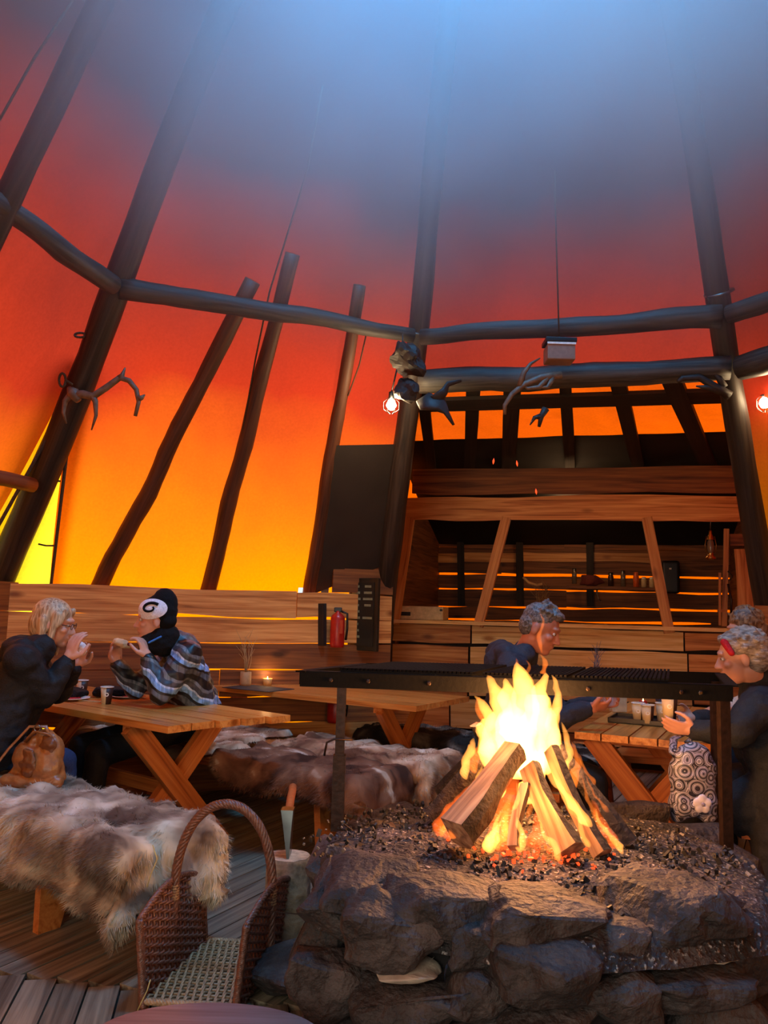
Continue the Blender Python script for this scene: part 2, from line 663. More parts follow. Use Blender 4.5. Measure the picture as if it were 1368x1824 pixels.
# ring logs between the poles
tdef = [('tent_ring_log', (-120, 320), (200, 508), 0, .05, .06, 'dark ring log from left edge to antler pole'),
        ('tent_ring_log', (214, 512), (735, 598), 1, .068, .05, 'dark ring log behind the three slanting poles'),
        ('tent_ring_log', (750, 600), (1284, 563), 2, .055, .075, 'dark ring log above the kitchen, between two tent poles'),
        ('tent_ring_log', (1300, 560), (1440, 515), 3, .06, .06, 'dark ring log at the right edge')]
for nm, a, b, k, r0, r1, lb in tdef:
    n = face_n(k)
    pa, pb = onplane(*a, V[k] - n * .07, n), onplane(*b, V[k] - n * .07, n)
    if k == 0:
        pa = pa + (V[0] - pa) * .96 if (V[0] - pb).length > (pa - pb).length else pa
    if k == 3:
        pb = V[4] - n * .07 + Vector((0, 0, pb.z - V[4].z)) * .3
    log(nm, pa, pb, r0, r1, M_grey, seg=22, wob=.018, seed=k * 7.7 + 1, label=lb, cat='log', group='ring logs')
n0 = face_n(0)
log('cross_rail', onplane(-420, 772, V[0] - n0 * .08, n0), onplane(58, 864, V[0] - n0 * .10, n0), .05, .047, M_post, label='short round rail meeting the antler pole at left edge', cat='rail')

# three slanting poles on the left face
for a, b, r0, r1, lb in (((160, 1080), (450, 500), .062, .052, 'leftmost of the three short slanting poles on left canvas'),
                         ((362, 1084), (521, 452), .062, .047, 'middle of the three short slanting poles, tallest top'),
                         ((547, 1078), (641, 508), .055, .042, 'slanting pole at the edge of the dark tarpaulin')):
    n = face_n(1)
    pa, pb = face_pt(1, *a, inset=.0), face_pt(1, *b, inset=0.0)
    log('slanting_pole', pa, pb, r0, r1, M_polel, seg=24, wob=.014, seed=a[0] * .1, label=lb, cat='pole', group='short slanting poles')

# ropes on the canvas
def rope(pts, r=.006, label=None, name='rope', mat=None):
    return tube(name, pts, r, mat or M_rope, n=6, label=label, cat='rope')

rope([face_pt(1, x, y, .02) for x, y in ((575, 150), (548, 300), (480, 520), (455, 640), (430, 780))], .006, 'thin cord running down beside the middle slanting pole')
rope([face_pt(1, x, y, .03) for x, y in ((652, 597), (640, 650), (620, 705))], .005, 'short thin cord right of the third slanting pole')
rope([onplane(x, y, V[0] - n0 * .02, n0) for x, y in ((-60, 300), (0, 212), (60, 105), (130, 0))], .006, 'thin cord in the top left corner of canvas')
# black lacing cords on both sides of the slit
rope([pole_at(1, ZS).lerp(pole_at(2, ZS), 0.0), pole_at(1, 1.2).lerp(pole_at(2, 1.2), .245 * (ZS - 1.2) / ZS), pole_at(1, .3).lerp(pole_at(2, .3), .245 * (ZS - .3) / ZS)], .012, 'dark corded hem at right side of yellow gusset', 'canvas_hem')
rope([pole_at(1, ZS + .05), pole_at(1, 1.2).lerp(pole_at(0, 1.2), .20 * (ZS - 1.2) / ZS), pole_at(1, .3).lerp(pole_at(0, .3), .2 * (ZS - .3) / ZS)], .012, 'dark corded hem at left side of yellow gusset', 'canvas_hem')
for y, x0, x1 in ((857, 84, 108), (972, 68, 96)):
    rope([face_pt(1, x0, y - 3, .0), face_pt(1, (x0 + x1) / 2, y, .0), face_pt(1, x1, y, .0)], .006, 'upper lacing cord across the yellow gusset' if y < 900 else 'lower lacing cord across the yellow gusset', 'lacing_cord')


# ------------------------------------------------------------------ left board wall
WZ = 1.42


def wall_line(k, z=WZ, inset=.15):
    n = face_n(k)
    h = Vector((n.x, n.y, 0)).normalized()
    return pole_at(k, z) - h * inset, pole_at((k + 1) % 8, z) - h * inset


wl = thing('wall_left', None, None, kind='structure')
a1, b1 = wall_line(1)
a0, b0 = wall_line(0)
n_w = face_n(1)
PH = 0.185


def row_planks(parent, A, B, ztop, rows, W, T, mats, gap=.007, lens=(1.2, 2.6), live=.012, jit=.004):
    A = Vector((A.x, A.y, 0)); B = Vector((B.x, B.y, 0))
    d = (B - A)
    Lt = d.length
    d.normalize()
    nn = Vector((-d.y, d.x, 0))
    for r in range(rows):
        z = ztop - W / 2 - r * (W + gap)
        if z < 0.03: break
        x = 0.0
        while x < Lt - .02:
            l = min(rnd.uniform(*lens), Lt - x)
            if Lt - x - l < .5: l = Lt - x
            dz = rnd.uniform(-jit, jit)
            off = nn * rnd.uniform(-.006, .006)
            board('plank', A + d * x + off + Vector((0, 0, z + dz)), A + d * (x + l - .006) + off + Vector((0, 0, z + dz + rnd.uniform(-jit, jit))), (0, 0, 1), W, T, mats[rnd.randrange(len(mats))], parent, live=live, seg=12)
            x += l
    off = nn * .03
    board('skirting_board', A + off + Vector((0, 0, .06)), B + off + Vector((0, 0, .06)), (0, 0, 1), .14, .03, mats[0], parent, seg=4)
    return d


row_planks(wl, a1, b1, WZ, 7, PH, .025, [M_wall, M_pine, M_wall])
for z_, xa_ in ((1.52, 592), (1.70, 612), (1.88, 655)):
    pa_ = wl_pt = onplane(xa_, 1050, a1, Vector((n_w.x, n_w.y, 0)))
    board('plank', Vector((pa_.x, pa_.y, z_)), Vector((b1.x, b1.y, z_)), (0, 0, 1), .18, .025, M_wall, wl, live=.008)
row_planks(wl, a0, b0, WZ, 7, PH, .025, [M_wall])
wr = thing('wall_right', None, None, kind='structure')
a3, b3 = wall_line(3)
row_planks(wr, a3, b3, WZ, 7, PH, .025, [M_wall])

# dark tarpaulin hung between the third slanting pole and pole 2
tp = [(594, 794), (704, 792), (697, 900), (690, 1004), (600, 1042), (548, 1062), (552, 1040), (575, 900)]
n1 = face_n(1)
vs = [face_pt(1, x, y, .035) for x, y in tp]
vs2 = [v + n1 * .008 for v in vs]
N = len(tp)
put('tarpaulin', mesh('tarpaulin', vs + vs2, [tuple(range(N)), tuple(range(2 * N - 1, N - 1, -1))] + [(i, (i + 1) % N, N + (i + 1) % N, N + i) for i in range(N)]), M_tarp, label='dark brown tarpaulin panel hung left of the kitchen pole', cat='tarpaulin')

# ------------------------------------------------------------------ kitchen annex
e2 = (V[3] - V[2]); e2.z = 0; e2.normalize()
nk = Vector((e2.y, -e2.x, 0))
if nk.dot(V[2] - CEN) < 0: nk = -nk
base_n = max((pole_at(2, 0) - CEN).dot(nk), (pole_at(3, 0) - CEN).dot(nk))
FRONT = CEN + nk * (base_n + 0.16)          # bar front plane
BACK = CEN + nk * (base_n + 2.1)


def fp(x, y, off=0.0):
    return onplane(x, y, FRONT + nk * off, nk)


wb_ = thing('wall_back', None, None, kind='structure')


def px_board(name, xa, ya, xb, yb, hpx, T, mat, parent, off=0.0, live=.012, plane=None, **kw):
    f = plane or fp
    a, b = f(xa, ya, off), f(xb, yb, off)
    a2 = f(xa, ya + hpx, off)
    return board(name, a, b, (0, 0, 1), (a - a2).length, T, mat, parent, live=live, seg=14, **kw)


# beam on the poles at the annex mouth
nb2 = face_n(2)
pa, pb = onplane(748, 680, V[2] - nb2 * .10, nb2), onplane(1300, 656, V[2] - nb2 * .10, nb2)
log('kitchen_beam', pa, pb, .085, .08, M_grey, seg=24, wob=.012, seed=4.4, label='thick grey log beam across the kitchen opening', cat='beam')
nb3 = face_n(3)
log('corner_beam', onplane(1318, 655, V[3] - nb3 * .08, nb3), pole_at(4, 2.98) - nb3 * .08, .08, .08, M_grey, seed=8, label='thick grey log beam at right edge beyond the tent pole', cat='beam')
# rafters and cross board under the canvas of the annex
RT = (748, 770), (842, 836), (912, 905), (1006, 1016), (1100, 1140), (1198, 1268), (1296, 1400)
annex_roof = thing('annex_roof', 'dark rafters and cross board under canvas above the kitchen', 'roof frame', fp(1000, 830))
beam_n = (pa - CEN).dot(nk)
for i, (xt, xb) in enumerate(RT):
    pt_ = onplane(xt, 672, V[2], nb2) + nk * .05
    pb_ = fp(xb, 842, .3)
    board('rafter', pt_, pb_, e2, .085 + .02 * (i % 3), .05, M_dark, annex_roof, live=.003)


def lerp_roof(x, y, t):                    # pixel on the roof plane between beam and fascia
    P0 = onplane(1000, 672, V[2], nb2) + nk * .05
    P1 = fp(1000, 842, .3)
    nn = e2.cross(P1 - P0).normalized()
    return onplane(x, y, P0 - Vector((0, 0, t)), nn)


a, b = lerp_roof(735, 722, .03), lerp_roof(1345, 703, .03)
board('cross_board', a, b, lerp_roof(1000, 700, .03) - lerp_roof(1000, 735, .03), .21, .03, M_dark, annex_roof, live=.004)
# canvas above rafters, then tarpaulin on its lower part, then canvas down the back
def strip(name, prof, mat, parent, wid=(-1.1, 1.1), nu=24, wr=.03, **kw):
    """prof: (distance along nk, z) pairs"""
    mid = (V[2] + V[3]) / 2
    half = (V[3] - V[2]).length / 2
    m0 = Vector((mid.x, mid.y, 0))
    m0 = m0 - nk * (m0 - CEN).dot(nk)
    vs, fs = [], []
    for d, z, wsc in prof:
        for j in range(nu + 1):
            s = wid[0] + (wid[1] - wid[0]) * j / nu
            p = m0 + nk * d + e2 * (half * wsc * s) + Vector((0, 0, z))
            p.z += wr * noise.noise(p * 3.0)
            vs.append(p)
    for i in range(len(prof) - 1):
        for j in range(nu):
            w = nu + 1
            fs.append((i * w + j, i * w + j + 1, (i + 1) * w + j + 1, (i + 1) * w + j))
    return put(name, mesh(name, vs, fs), mat, parent, smooth=True, **kw)


ft = fp(1000, 842, .3)
bn = (onplane(1000, 672, V[2], nb2) - CEN).dot(nk)
ft_n = (ft - CEN).dot(nk)
PR = []
z_b = onplane(1000, 672, V[2], nb2).z
for i in range(9):
    t = i / 8
    PR.append((bn + .05 + (ft_n - bn) * t, z_b + .06 + (ft.z - z_b) * t, 1.0 + .45 * t))
bkn = (BACK - CEN).dot(nk)
PRB = [(ft_n + (bkn + .6 - ft_n) * t, ft.z + .06 + (2.15 - ft.z) * t, 1.45 + .2 * t) for t in (0, .25, .5, .75, 1)] + [(bkn + 1.1, 1.2, 1.65), (bkn + 1.6, 0.0, 1.65)]
strip('canvas_panel', PR + PRB[1:], M_canvasr, ceil)
ti = lerp_roof(1000, 783, 0)
tn = ((ti - CEN).dot(nk) - bn) / (ft_n - bn)
strip('awning', [(bn + (ft_n - bn) * t, z_b + .03 + (ft.z - z_b) * t, 1.0 + .45 * t) for t in np.linspace(tn, 1, 5)] +
      [(ft_n + (bkn + .2 - ft_n) * t, ft.z + .0 + (2.02 - ft.z) * t, 1.45) for t in (.3, .6, 1)], M_tarpb, annex_roof, wr=.01)
# side canvases of the annex
for sgn, k in ((-1, 2), (1, 3)):
    mid = (V[2] + V[3]) / 2
    half = (V[3] - V[2]).length / 2
    m0 = Vector((mid.x, mid.y, 0)); m0 = m0 - nk * (m0 - CEN).dot(nk)
    pts = [(d, z, w) for d, z, w in PR + PRB[1:]]
    vs, fs = [], []
    for d, z, w in pts:
        p = m0 + nk * d + e2 * (half * w * 1.1 * sgn)
        vs += [Vector((p.x, p.y, z)), Vector((p.x, p.y, 0)) + e2 * .2 * sgn]
    for i in range(len(pts) - 1):
        fs.append((2 * i, 2 * i + 2, 2 * i + 3, 2 * i + 1))
    if sgn > 0 or sgn < 0:
        # start beyond the bar front so the side does not cross the round tent
        fs = fs[5:]
    put('canvas_panel', mesh('c', vs, fs), M_canvasr, ceil)

# dark board cheeks and floor-high back of the kitchen
for sgn in (-1, 1):
    c_ = (fp(1000, 1100) + fp(1000, 1100)) / 2
    mid_ = (V[2] + V[3]) / 2
    e_half = (V[3] - V[2]).length / 2 * 1.60
    for z0_ in np.arange(.1, 2.5, .2):
        q0 = Vector((mid_.x, mid_.y, 0)); q0 = q0 - nk * (q0 - CEN).dot(nk)
        a_ = q0 + nk * (base_n + .2) + e2 * sgn * e_half + Vector((0, 0, float(z0_)))
        board('plank', a_, a_ + nk * 1.95, (0, 0, 1), .2, .025, M_slat, wb_, live=.006)
# cloth closing the wedge between the round tent and the annex
for k_, sg_, mt_ in ((2, -1, M_tarp), (3, 1, M_canvasr)):
    mid_ = (V[2] + V[3]) / 2
    q0 = Vector((mid_.x, mid_.y, 0)); q0 = q0 - nk * (q0 - CEN).dot(nk) + e2 * sg_ * ((V[3] - V[2]).length / 2 * 1.62)
    vs, fs = [], []
    for i in range(9):
        z = 2.92 * i / 8
        a_ = pole_at(k_, z) + face_n(2) * .06
        f_ = max(0, (z - 2.55) / .4)
        b_ = q0 + nk * (base_n + .2)
        b_ = Vector((b_.x, b_.y, z * .985))
        vs += [a_, b_]
    for i in range(8):
        fs.append((2 * i, 2 * i + 1, 2 * i + 3, 2 * i + 2))
    put('canvas_panel', mesh('c', vs, fs), mt_, ceil)
# fascia planks
px_board('fascia_plank', 735, 858, 1420, 852, 44, .03, M_wall, wb_, off=.0)
px_board('fascia_plank', 722, 906, 1430, 905, 40, .03, M_pine, wb_, off=-.02)
# back wall slats
def bp(x, y, off=0.0):
    return onplane(x, y, BACK + nk * off, nk)


zrow = [(940, 977), (979, 1022), (1027, 1050), (1054, 1081), (1085, 1105), (1108, 1140), (1144, 1180)]
for i, (y0, y1) in enumerate(zrow):
    x = 560
    while x < 1500:
        w = rnd.uniform(260, 520)
        x2 = min(x + w, 1500)
        s = .022
        yy = (y0 + y1) / 2
        px_board('plank', x, yy + (x - 1000) * s * .8, x2 + 2, yy + (x2 - 1000) * s * .8, (y1 - y0), .022, M_slat, wb_, off=rnd.uniform(-.01, .01), live=.014, plane=bp)
        x = x2
# bright plank segments in upper back wall
for xs in ((720, 815), (822, 925), (930, 1045), (1052, 1160)):
    px_board('plank', xs[0], 992, xs[1], 994, 16, .02, M_pine, wb_, off=-.03, live=.01, plane=bp)
for x in (925, 1050, 820):
    a, b = bp(x, 930, -.06), bp(x + 2, 1080, -.06)
    board('batten', a, b, e2, .08, .03, M_dark, wb_)

# bar front planks: rows with pieces of different timber
bar = thing('bar_counter', 'plank fronted kitchen bar counter behind the fire', 'counter', fp(950, 1300))
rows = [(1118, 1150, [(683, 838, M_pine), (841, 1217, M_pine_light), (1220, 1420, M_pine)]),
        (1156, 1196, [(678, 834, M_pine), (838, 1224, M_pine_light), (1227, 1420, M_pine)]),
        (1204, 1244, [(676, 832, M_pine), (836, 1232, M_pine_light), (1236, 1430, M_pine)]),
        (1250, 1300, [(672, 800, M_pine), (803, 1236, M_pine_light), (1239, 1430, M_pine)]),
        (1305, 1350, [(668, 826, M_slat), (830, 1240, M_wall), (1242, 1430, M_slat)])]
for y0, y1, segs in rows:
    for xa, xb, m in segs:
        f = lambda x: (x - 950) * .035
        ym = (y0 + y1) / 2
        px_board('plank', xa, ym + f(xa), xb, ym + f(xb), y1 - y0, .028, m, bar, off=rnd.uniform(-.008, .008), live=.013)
a, b = fp(690, 1106, -.08), fp(1420, 1126, -.08)
top = board('counter_top', a + nk * .22, b + nk * .22, nk, .52, .03, M_pine_light, bar)
# dark carcass behind the planks
a, b = fp(680, 1125, .05), fp(1420, 1150, .05)
vs, fs = box_vf(1, 1, 1)
Lc = (b - a).length
mid = (a + b) / 2
M = frame(Vector((mid.x, mid.y, .58)) + nk * .2, e2, nk)
put('cabinet_body', mesh('c', *box_vf(Lc, .3, 1.12)), M_dark, bar, M)
# splayed posts
for (xa, ya, xb, yb), lb in (((730, 922, 702, 1112), 'short pale post at the left end of bar opening'), ((902, 922, 852, 1116), 'slanting pale post left of the man at the bar'), ((1152, 922, 1192, 1128), 'slanting pale post right of the bottle shelf')):
    board('splayed_post', fp(xa, ya, -.02), fp(xb, yb, -.05), e2, .085, .07, M_pine, label=lb, cat='post', group='splayed bar posts')
# inner posts beside the poles
board('door_post', fp(722, 716, -1.0), fp(672, 1185, -.55), e2, .10, .10, M_post, label='reddish upright timber beside the left kitchen pole', cat='post')
board('door_post', fp(1316, 700, -1.0), fp(1385, 1100, -.55), e2, .11, .10, M_post, label='reddish upright timber beside the right kitchen pole', cat='post')

# ------------------------------------------------------------------ smoke haze under the smoke hole
def haze_mat():
    m, nt, bs = newmat('wood_smoke')
    nt.nodes.remove(bs)
    out = nt.nodes['Material Output']
    geo = node(nt, 'ShaderNodeNewGeometry')
    sp = node(nt, 'ShaderNodeSeparateXYZ')
    L(nt, geo.outputs['Position'], sp.inputs[0])
    mr = node(nt, 'ShaderNodeMapRange', interpolation_type='SMOOTHSTEP')
    L(nt, sp.outputs['Z'], mr.inputs[0])
    mr.inputs['From Min'].default_value = HAZE[0]
    mr.inputs['From Max'].default_value = HAZE[1]
    mr.inputs['To Max'].default_value = HAZE[2]
    nx = node(nt, 'ShaderNodeTexNoise')
    nx.inputs['Scale'].default_value = 0.7
    nx.inputs['Detail'].default_value = 2
    L(nt, geo.outputs['Position'], nx.inputs['Vector'])
    mr2 = node(nt, 'ShaderNodeMapRange')
    L(nt, nx.outputs[0], mr2.inputs[0])
    mr2.inputs['From Min'].default_value = 0.35
    mr2.inputs['From Max'].default_value = 0.65
    mr2.inputs['To Min'].default_value = 0.55
    mr2.inputs['To Max'].default_value = 1.3
    mu = node(nt, 'ShaderNodeMath', operation='MULTIPLY')
    L(nt, mr.outputs[0], mu.inputs[0])
    L(nt, mr2.outputs[0], mu.inputs[1])
    vs = node(nt, 'ShaderNodeVolumeScatter')
    vs.inputs['Color'].default_value = (0.88, 0.94, 1.0, 1)
    vs.inputs['Anisotropy'].default_value = 0.1
    L(nt, mu.outputs[0], vs.inputs['Density'])
    L(nt, vs.outputs[0], out.inputs['Volume'])
    return m


HAZE = (2.8, 4.5, 1.0)
vs, fs = [], []
for z, off in ((2.75, .0), (APEX.z - .95, .0)):
    for k in range(8):
        p = pole_at(k, z)
        h = (p - Vector((CEN.x, CEN.y, z)))
        vs.append(Vector((CEN.x, CEN.y, z)) + h * (1 - .05))
for k in range(8):
    j = (k + 1) % 8
    fs.append((k, j, 8 + j, 8 + k))
fs.append(tuple(range(7, -1, -1)))
fs.append(tuple(range(8, 16)))
me = mesh('h', vs, fs)
bm = bmesh.new(); bm.from_mesh(me); me = bm_mesh(bm)
put('smoke_haze', me, haze_mat(), label='bluish wood smoke gathering under the top of the tent', cat='smoke', kind='stuff')

# ------------------------------------------------------------------ lamps
LAMPC = (1.0, 0.72, 0.38)
M_bulb = newmat('lamp_glow')[0]
M_bulb.node_tree.nodes['Principled BSDF'].inputs['Emission Color'].default_value = (1, .82, .55, 1)
M_bulb.node_tree.nodes['Principled BSDF'].inputs['Emission Strength'].default_value = 40


def lamp(x, y, Y, label, watt, side=1, r=.035):
    p = at(x, y, Y)
    t = thing('caged_lamp', label, 'lamp', p, group='kitchen lamps')
    vs, fs = lathe_vf([(.001, -r), (r * .6, -r * .8), (r, -r * .1), (r * .8, r * .6), (r * .35, r * 1.1), (r * .3, r * 1.5)], 14)
    put('bulb', mesh('b', vs, fs), M_bulb, t, Matrix.Translation(p), smooth=True)
    vs, fs = lathe_vf([(r * .45, r * 1.2), (r * .6, r * 1.3), (r * .55, r * 2.6), (.003, r * 2.8)], 12)
    put('socket', mesh('b', vs, fs), M_black, t, Matrix.Translation(p), smooth=True)
    parts = []
    for i in range(6):
        a = i * math.pi / 3
        parts.append(tube_mesh([(r * .5 * math.cos(a), r * .5 * math.sin(a), r * 1.6), (r * 1.5 * math.cos(a), r * 1.5 * math.sin(a), r * .6), (r * 1.5 * math.cos(a), r * 1.5 * math.sin(a), -r * .8), (.3 * r * math.cos(a), .3 * r * math.sin(a), -r * 1.7)], .002, 5))
    put('wire_cage', mesh('c', *join_vf(parts)), M_steel, t, Matrix.Translation(p), smooth=True)
    tube('cable', [p + Vector((0, 0, r * 2.7)), p + Vector((side * .03, .02, .25)), p + Vector((side * .08, .06, .42))], .006, M_black, t, n=6)
    lt = add_light('lamp_light', 'POINT', p - Vector((0, .0, .0)), LAMPC, watt, size=.04)
    lt.location = p + Vector((0, -.09, -.02))
    return t


lamp(697, 722, 5.25, 'bright caged lamp left of the kitchen opening', 18)
lamp(1362, 718, 5.0, 'bright caged lamp at the right edge of photo', 9)
lamp(1366, 668, 5.3, 'small lamp above the one at right edge', 4, r=.02)
add_light('kitchen_light', 'POINT', bp(1010, 900, -1.0), (1.0, .55, .25), 14, size=.1)

# projector box hanging from its wire
p = at(996, 632, 4.9)
t = thing('lamp_box', 'pale box lamp hanging on a thin wire above the beam', 'lamp', p)
put('housing', bevel_box(.175, .14, .10, .008), simple('beige_box', '#8a6a58', .5), t, Matrix.Translation(p))
put('top_cover', bevel_box(.195, .15, .03, .006), M_black, t, Matrix.Translation(p + Vector((0, 0, .078))))
put('light_strip', bevel_box(.18, .006, .014, .002), M_white, t, Matrix.Translation(p + Vector((0, -.074, .052))))
tube('hanging_wire', [p + Vector((0, 0, .09)), at(990, 400, 4.75), at(985, 150, 4.6), at(982, -60, 4.5)], .005, M_rope, t, n=5)

# ------------------------------------------------------------------ antlers and bundle
def tines(lst, Y, r, dz=0.0):
    out = []
    for pts in lst:
        P = [at(x, y, Y + (q[0] if q else 0)) for x, y, *q in pts]
        n = len(P)
        out.append(tube_mesh(P, [r * (1 - .8 * (i / (n - 1)) ** 1.3) for i in range(n)] if pts is not lst[0] else [r * 1.25 * (1 - .6 * i / (n - 1)) for i in range(n)], 8))
    return out


Y1 = pole_at(1, 2.62).y - .20
t = thing('antler', 'branching reindeer antler mounted on the left tent pole', 'antler', at(128, 704, Y1))
put('antler_beam', mesh('a', *join_vf(tines([[(128, 704), (148, 702), (166, 706), (190, 690), (213, 673), (230, 678), (243, 694), (247, 716), (241, 741)],
                                             [(164, 704), (170, 715), (171, 740), (163, 766)], [(214, 673), (218, 668), (223, 655)], [(247, 710), (253, 708), (258, 703)],
                                             [(128, 700), (116, 715), (113, 735), (118, 754)]], Y1, .022))), M_antler, t, smooth=True)
vs, fs = tube_mesh([at(122, 690, Y1), at(130, 700, Y1), at(140, 714, Y1)], [.012, .04, .02], 10)
put('skull_plate', mesh('s', vs, fs), M_antler, t, smooth=True)
for x, y, w, h, lb in ((111, 677, 6, 12, 'small rope loop on the antler pole above the antler'), (143, 597, 10, 4, 'small flat rope loop higher up the antler pole')):
    Y = Y1 - .02
    rope([at(x + w * math.cos(a) * (1 if h > w else 1), y + h * math.sin(a), Y) for a in np.linspace(0, 2 * math.pi, 13)] + [at(x + 18, y + 8, Y)], .008, lb, 'rope_loop')
Y2 = 4.75
t = thing('antler', 'pale-tipped curved antler hanging left of the lamp box', 'antler', at(985, 668, Y2))
put('antler_beam', mesh('a', *join_vf(tines([[(1000, 668), (965, 672), (935, 684), (912, 702), (899, 722), (899, 738)], [(926, 688), (933, 664), (945, 648), (962, 638)],
                                             [(980, 668), (960, 690), (940, 692), (930, 686)], [(985, 672), (975, 690), (955, 690)]], Y2, .02))), M_antler, t, smooth=True)
t = thing('antler', 'small dark forked antler below the cross board', 'antler', at(962, 735, 5.0))
put('antler_beam', mesh('a', *join_vf(tines([[(972, 728), (964, 742), (960, 760)], [(962, 742), (952, 744), (944, 757)]], 5.0, .02))), M_antlerd, t, smooth=True)
t = thing('antler', 'broad black moose antler beside left kitchen pole', 'antler', at(770, 720, 5.0))
put('antler_beam', mesh('a', *join_vf([tube_mesh([at(745, 722, 5.0), at(765, 715, 5.0), at(785, 722, 5.0), at(795, 735, 5.0), at(808, 757, 5.0)], [.05, .10, .09, .035, .015], 10, flat=.35),
                                       tube_mesh([at(775, 715, 5.0), at(792, 697, 5.0), at(798, 684, 5.0), at(822, 678, 5.0)], [.05, .03, .02, .01], 8, flat=.5)])), M_antlerd, t, smooth=True)
t = thing('antler', 'dark antler lying along the beam near right kitchen pole', 'antler', at(1290, 690, 4.9))
put('antler_beam', mesh('a', *join_vf(tines([[(1300, 705), (1275, 690), (1245, 672), (1215, 674), (1208, 680)], [(1290, 690), (1280, 672), (1262, 656), (1255, 645)], [(1290, 700), (1260, 690), (1240, 688)]], 4.9, .026))), M_antlerd, t, smooth=True)


def rock_mesh(sx, sy, sz, seed, rough=.10, sub=2, pts=15, box=.5):
    rr = random.Random(seed)
    bm = bmesh.new()
    for i in range(pts):
        v = Vector((rr.gauss(0, 1), rr.gauss(0, 1), rr.gauss(0, 1))).normalized()
        m_ = max(abs(v.x), abs(v.y), abs(v.z))
        v = v * ((1 - box) + box / m_) * rr.uniform(.88, 1.05)
        bm.verts.new(v)
    res = bmesh.ops.convex_hull(bm, input=bm.verts)
    for g in res['geom_interior'] + res['geom_unused']:
        if isinstance(g, bmesh.types.BMVert) and g.is_valid and not g.link_faces:
            bm.verts.remove(g)
    bmesh.ops.bevel(bm, geom=bm.edges[:], offset=.07, segments=1, affect='EDGES')
    bmesh.ops.triangulate(bm, faces=bm.faces)
    for _ in range(sub):
        bmesh.ops.subdivide_edges(bm, edges=[e for e in bm.edges if e.calc_length() > .22], cuts=1)
        bmesh.ops.triangulate(bm, faces=bm.faces)
    s = Vector((sx / 2, sy / 2, sz / 2))
    for v in bm.verts:
        p = Vector((v.co.x * s.x, v.co.y * s.y, v.co.z * s.z))
        n = noise.noise(p * 9 + Vector((seed, 0, 0))) + .5 * noise.noise(p * 25 + Vector((0, seed, 0)))
        v.co = p * (1 + rough * n) + Vector((0, 0, rough * .3 * s.z * noise.noise(Vector((p.x * 6, p.y * 6, p.z * 40 + seed)))))
    return bm_mesh(bm, 'rock')


p = at(722, 646, 5.1)
bm = bmesh.new(); bm.from_mesh(rock_mesh(.25, .24, .30, 5, rough=.5, box=.1))
put('hide_bundle', bm_mesh(bm), M_antlerd, None, Matrix.Translation(p), smooth=False, label='dark shaggy bundle tied at the top of the left kitchen pole', cat='bundle')
p = at(722, 692, 5.15)
put('hide_bundle', rock_mesh(.17, .18, .22, 8, rough=.5, box=.1), M_antlerd, None, Matrix.Translation(p), label='smaller dark bundle right under the shaggy one beside the lamp', cat='bundle')

# ------------------------------------------------------------------ hearth
HZ = 0.58
HP = [(-.20, 2.15), (-.19, 2.80), (.12, 3.22), (.70, 3.28), (1.22, 3.05), (1.20, 2.45), (1.00, 2.02), (.40, 1.86)]


def stone_mat():
    m, nt, bs = newmat('hearth_stone')
    tc = node(nt, 'ShaderNodeTexCoord')
    oi = node(nt, 'ShaderNodeObjectInfo')
    n1 = node(nt, 'ShaderNodeTexNoise'); n1.inputs['Scale'].default_value = 7; n1.inputs['Detail'].default_value = 8
    n2 = node(nt, 'ShaderNodeTexNoise'); n2.inputs['Scale'].default_value = 45; n2.inputs['Detail'].default_value = 5
    L(nt, tc.outputs['Object'], n1.inputs[0]); L(nt, tc.outputs['Object'], n2.inputs[0])
    rp = ramp(nt, n1.outputs[0], [(0.3, '#191311'), (0.5, '#332925'), (0.72, '#554944')])
    hs = node(nt, 'ShaderNodeHueSaturation')
    mr = node(nt, 'ShaderNodeMapRange'); L(nt, oi.outputs['Random'], mr.inputs[0]); mr.inputs['To Min'].default_value = .65; mr.inputs['To Max'].default_value = 1.2
    L(nt, mr.outputs[0], hs.inputs['Value']); L(nt, rp.outputs[0], hs.inputs['Color'])
    L(nt, hs.outputs[0], bs.inputs['Base Color'])
    ad = node(nt, 'ShaderNodeMath', operation='ADD'); L(nt, n1.outputs[0], ad.inputs[0]); L(nt, n2.outputs[0], ad.inputs[1])
    b = node(nt, 'ShaderNodeBump'); b.inputs['Strength'].default_value = .9; b.inputs['Distance'].default_value = .02
    L(nt, ad.outputs[0], b.inputs['Height']); L(nt, b.outputs[0], bs.inputs['Normal'])
    bs.inputs['Roughness'].default_value = .72
    return m


M_stone = stone_mat()
M_pale = simple('pale_stone', '#b8a690', .7, bump=.6, bscale=30)
hearth = thing('hearth', 'raised hearth of rough dark stones under the open fire', 'fireplace', (0.5, 2.6, 0))
vs = [Vector((x, y, z)) * 1 for z in (0.0, HZ - .05) for x, y in HP]
cc = Vector((.5, 2.6, 0))
for v in vs:
    h = Vector((v.x, v.y, 0)) - cc
    v.x, v.y = cc.x + h.x * .86, cc.y + h.y * .86
N = len(HP)
put('core', mesh('core', vs, [tuple(range(N, 2 * N)), tuple(range(N - 1, -1, -1))] + [(i, (i + 1) % N, N + (i + 1) % N, N + i) for i in range(N)]), simple('dark_mortar', '#1a1210', .95, bump=.8, bscale=25), hearth)
sr = random.Random(11)


def stone(px, py, w, h, Y, dy, seed, mat=None, rot=0.0, tilt=0.0):
    p = at(px, py, Y)
    s = Y / FPX
    M = Matrix.Translation(p + Vector((0, dy * .30, 0))) @ Euler((tilt, rot * .4, sr.uniform(-.12, .12) + rot)).to_matrix().to_4x4()
    return put('stone', rock_mesh(w * s, dy, h * s, seed, rough=.22, box=.8, pts=20), mat or M_stone, hearth, M)


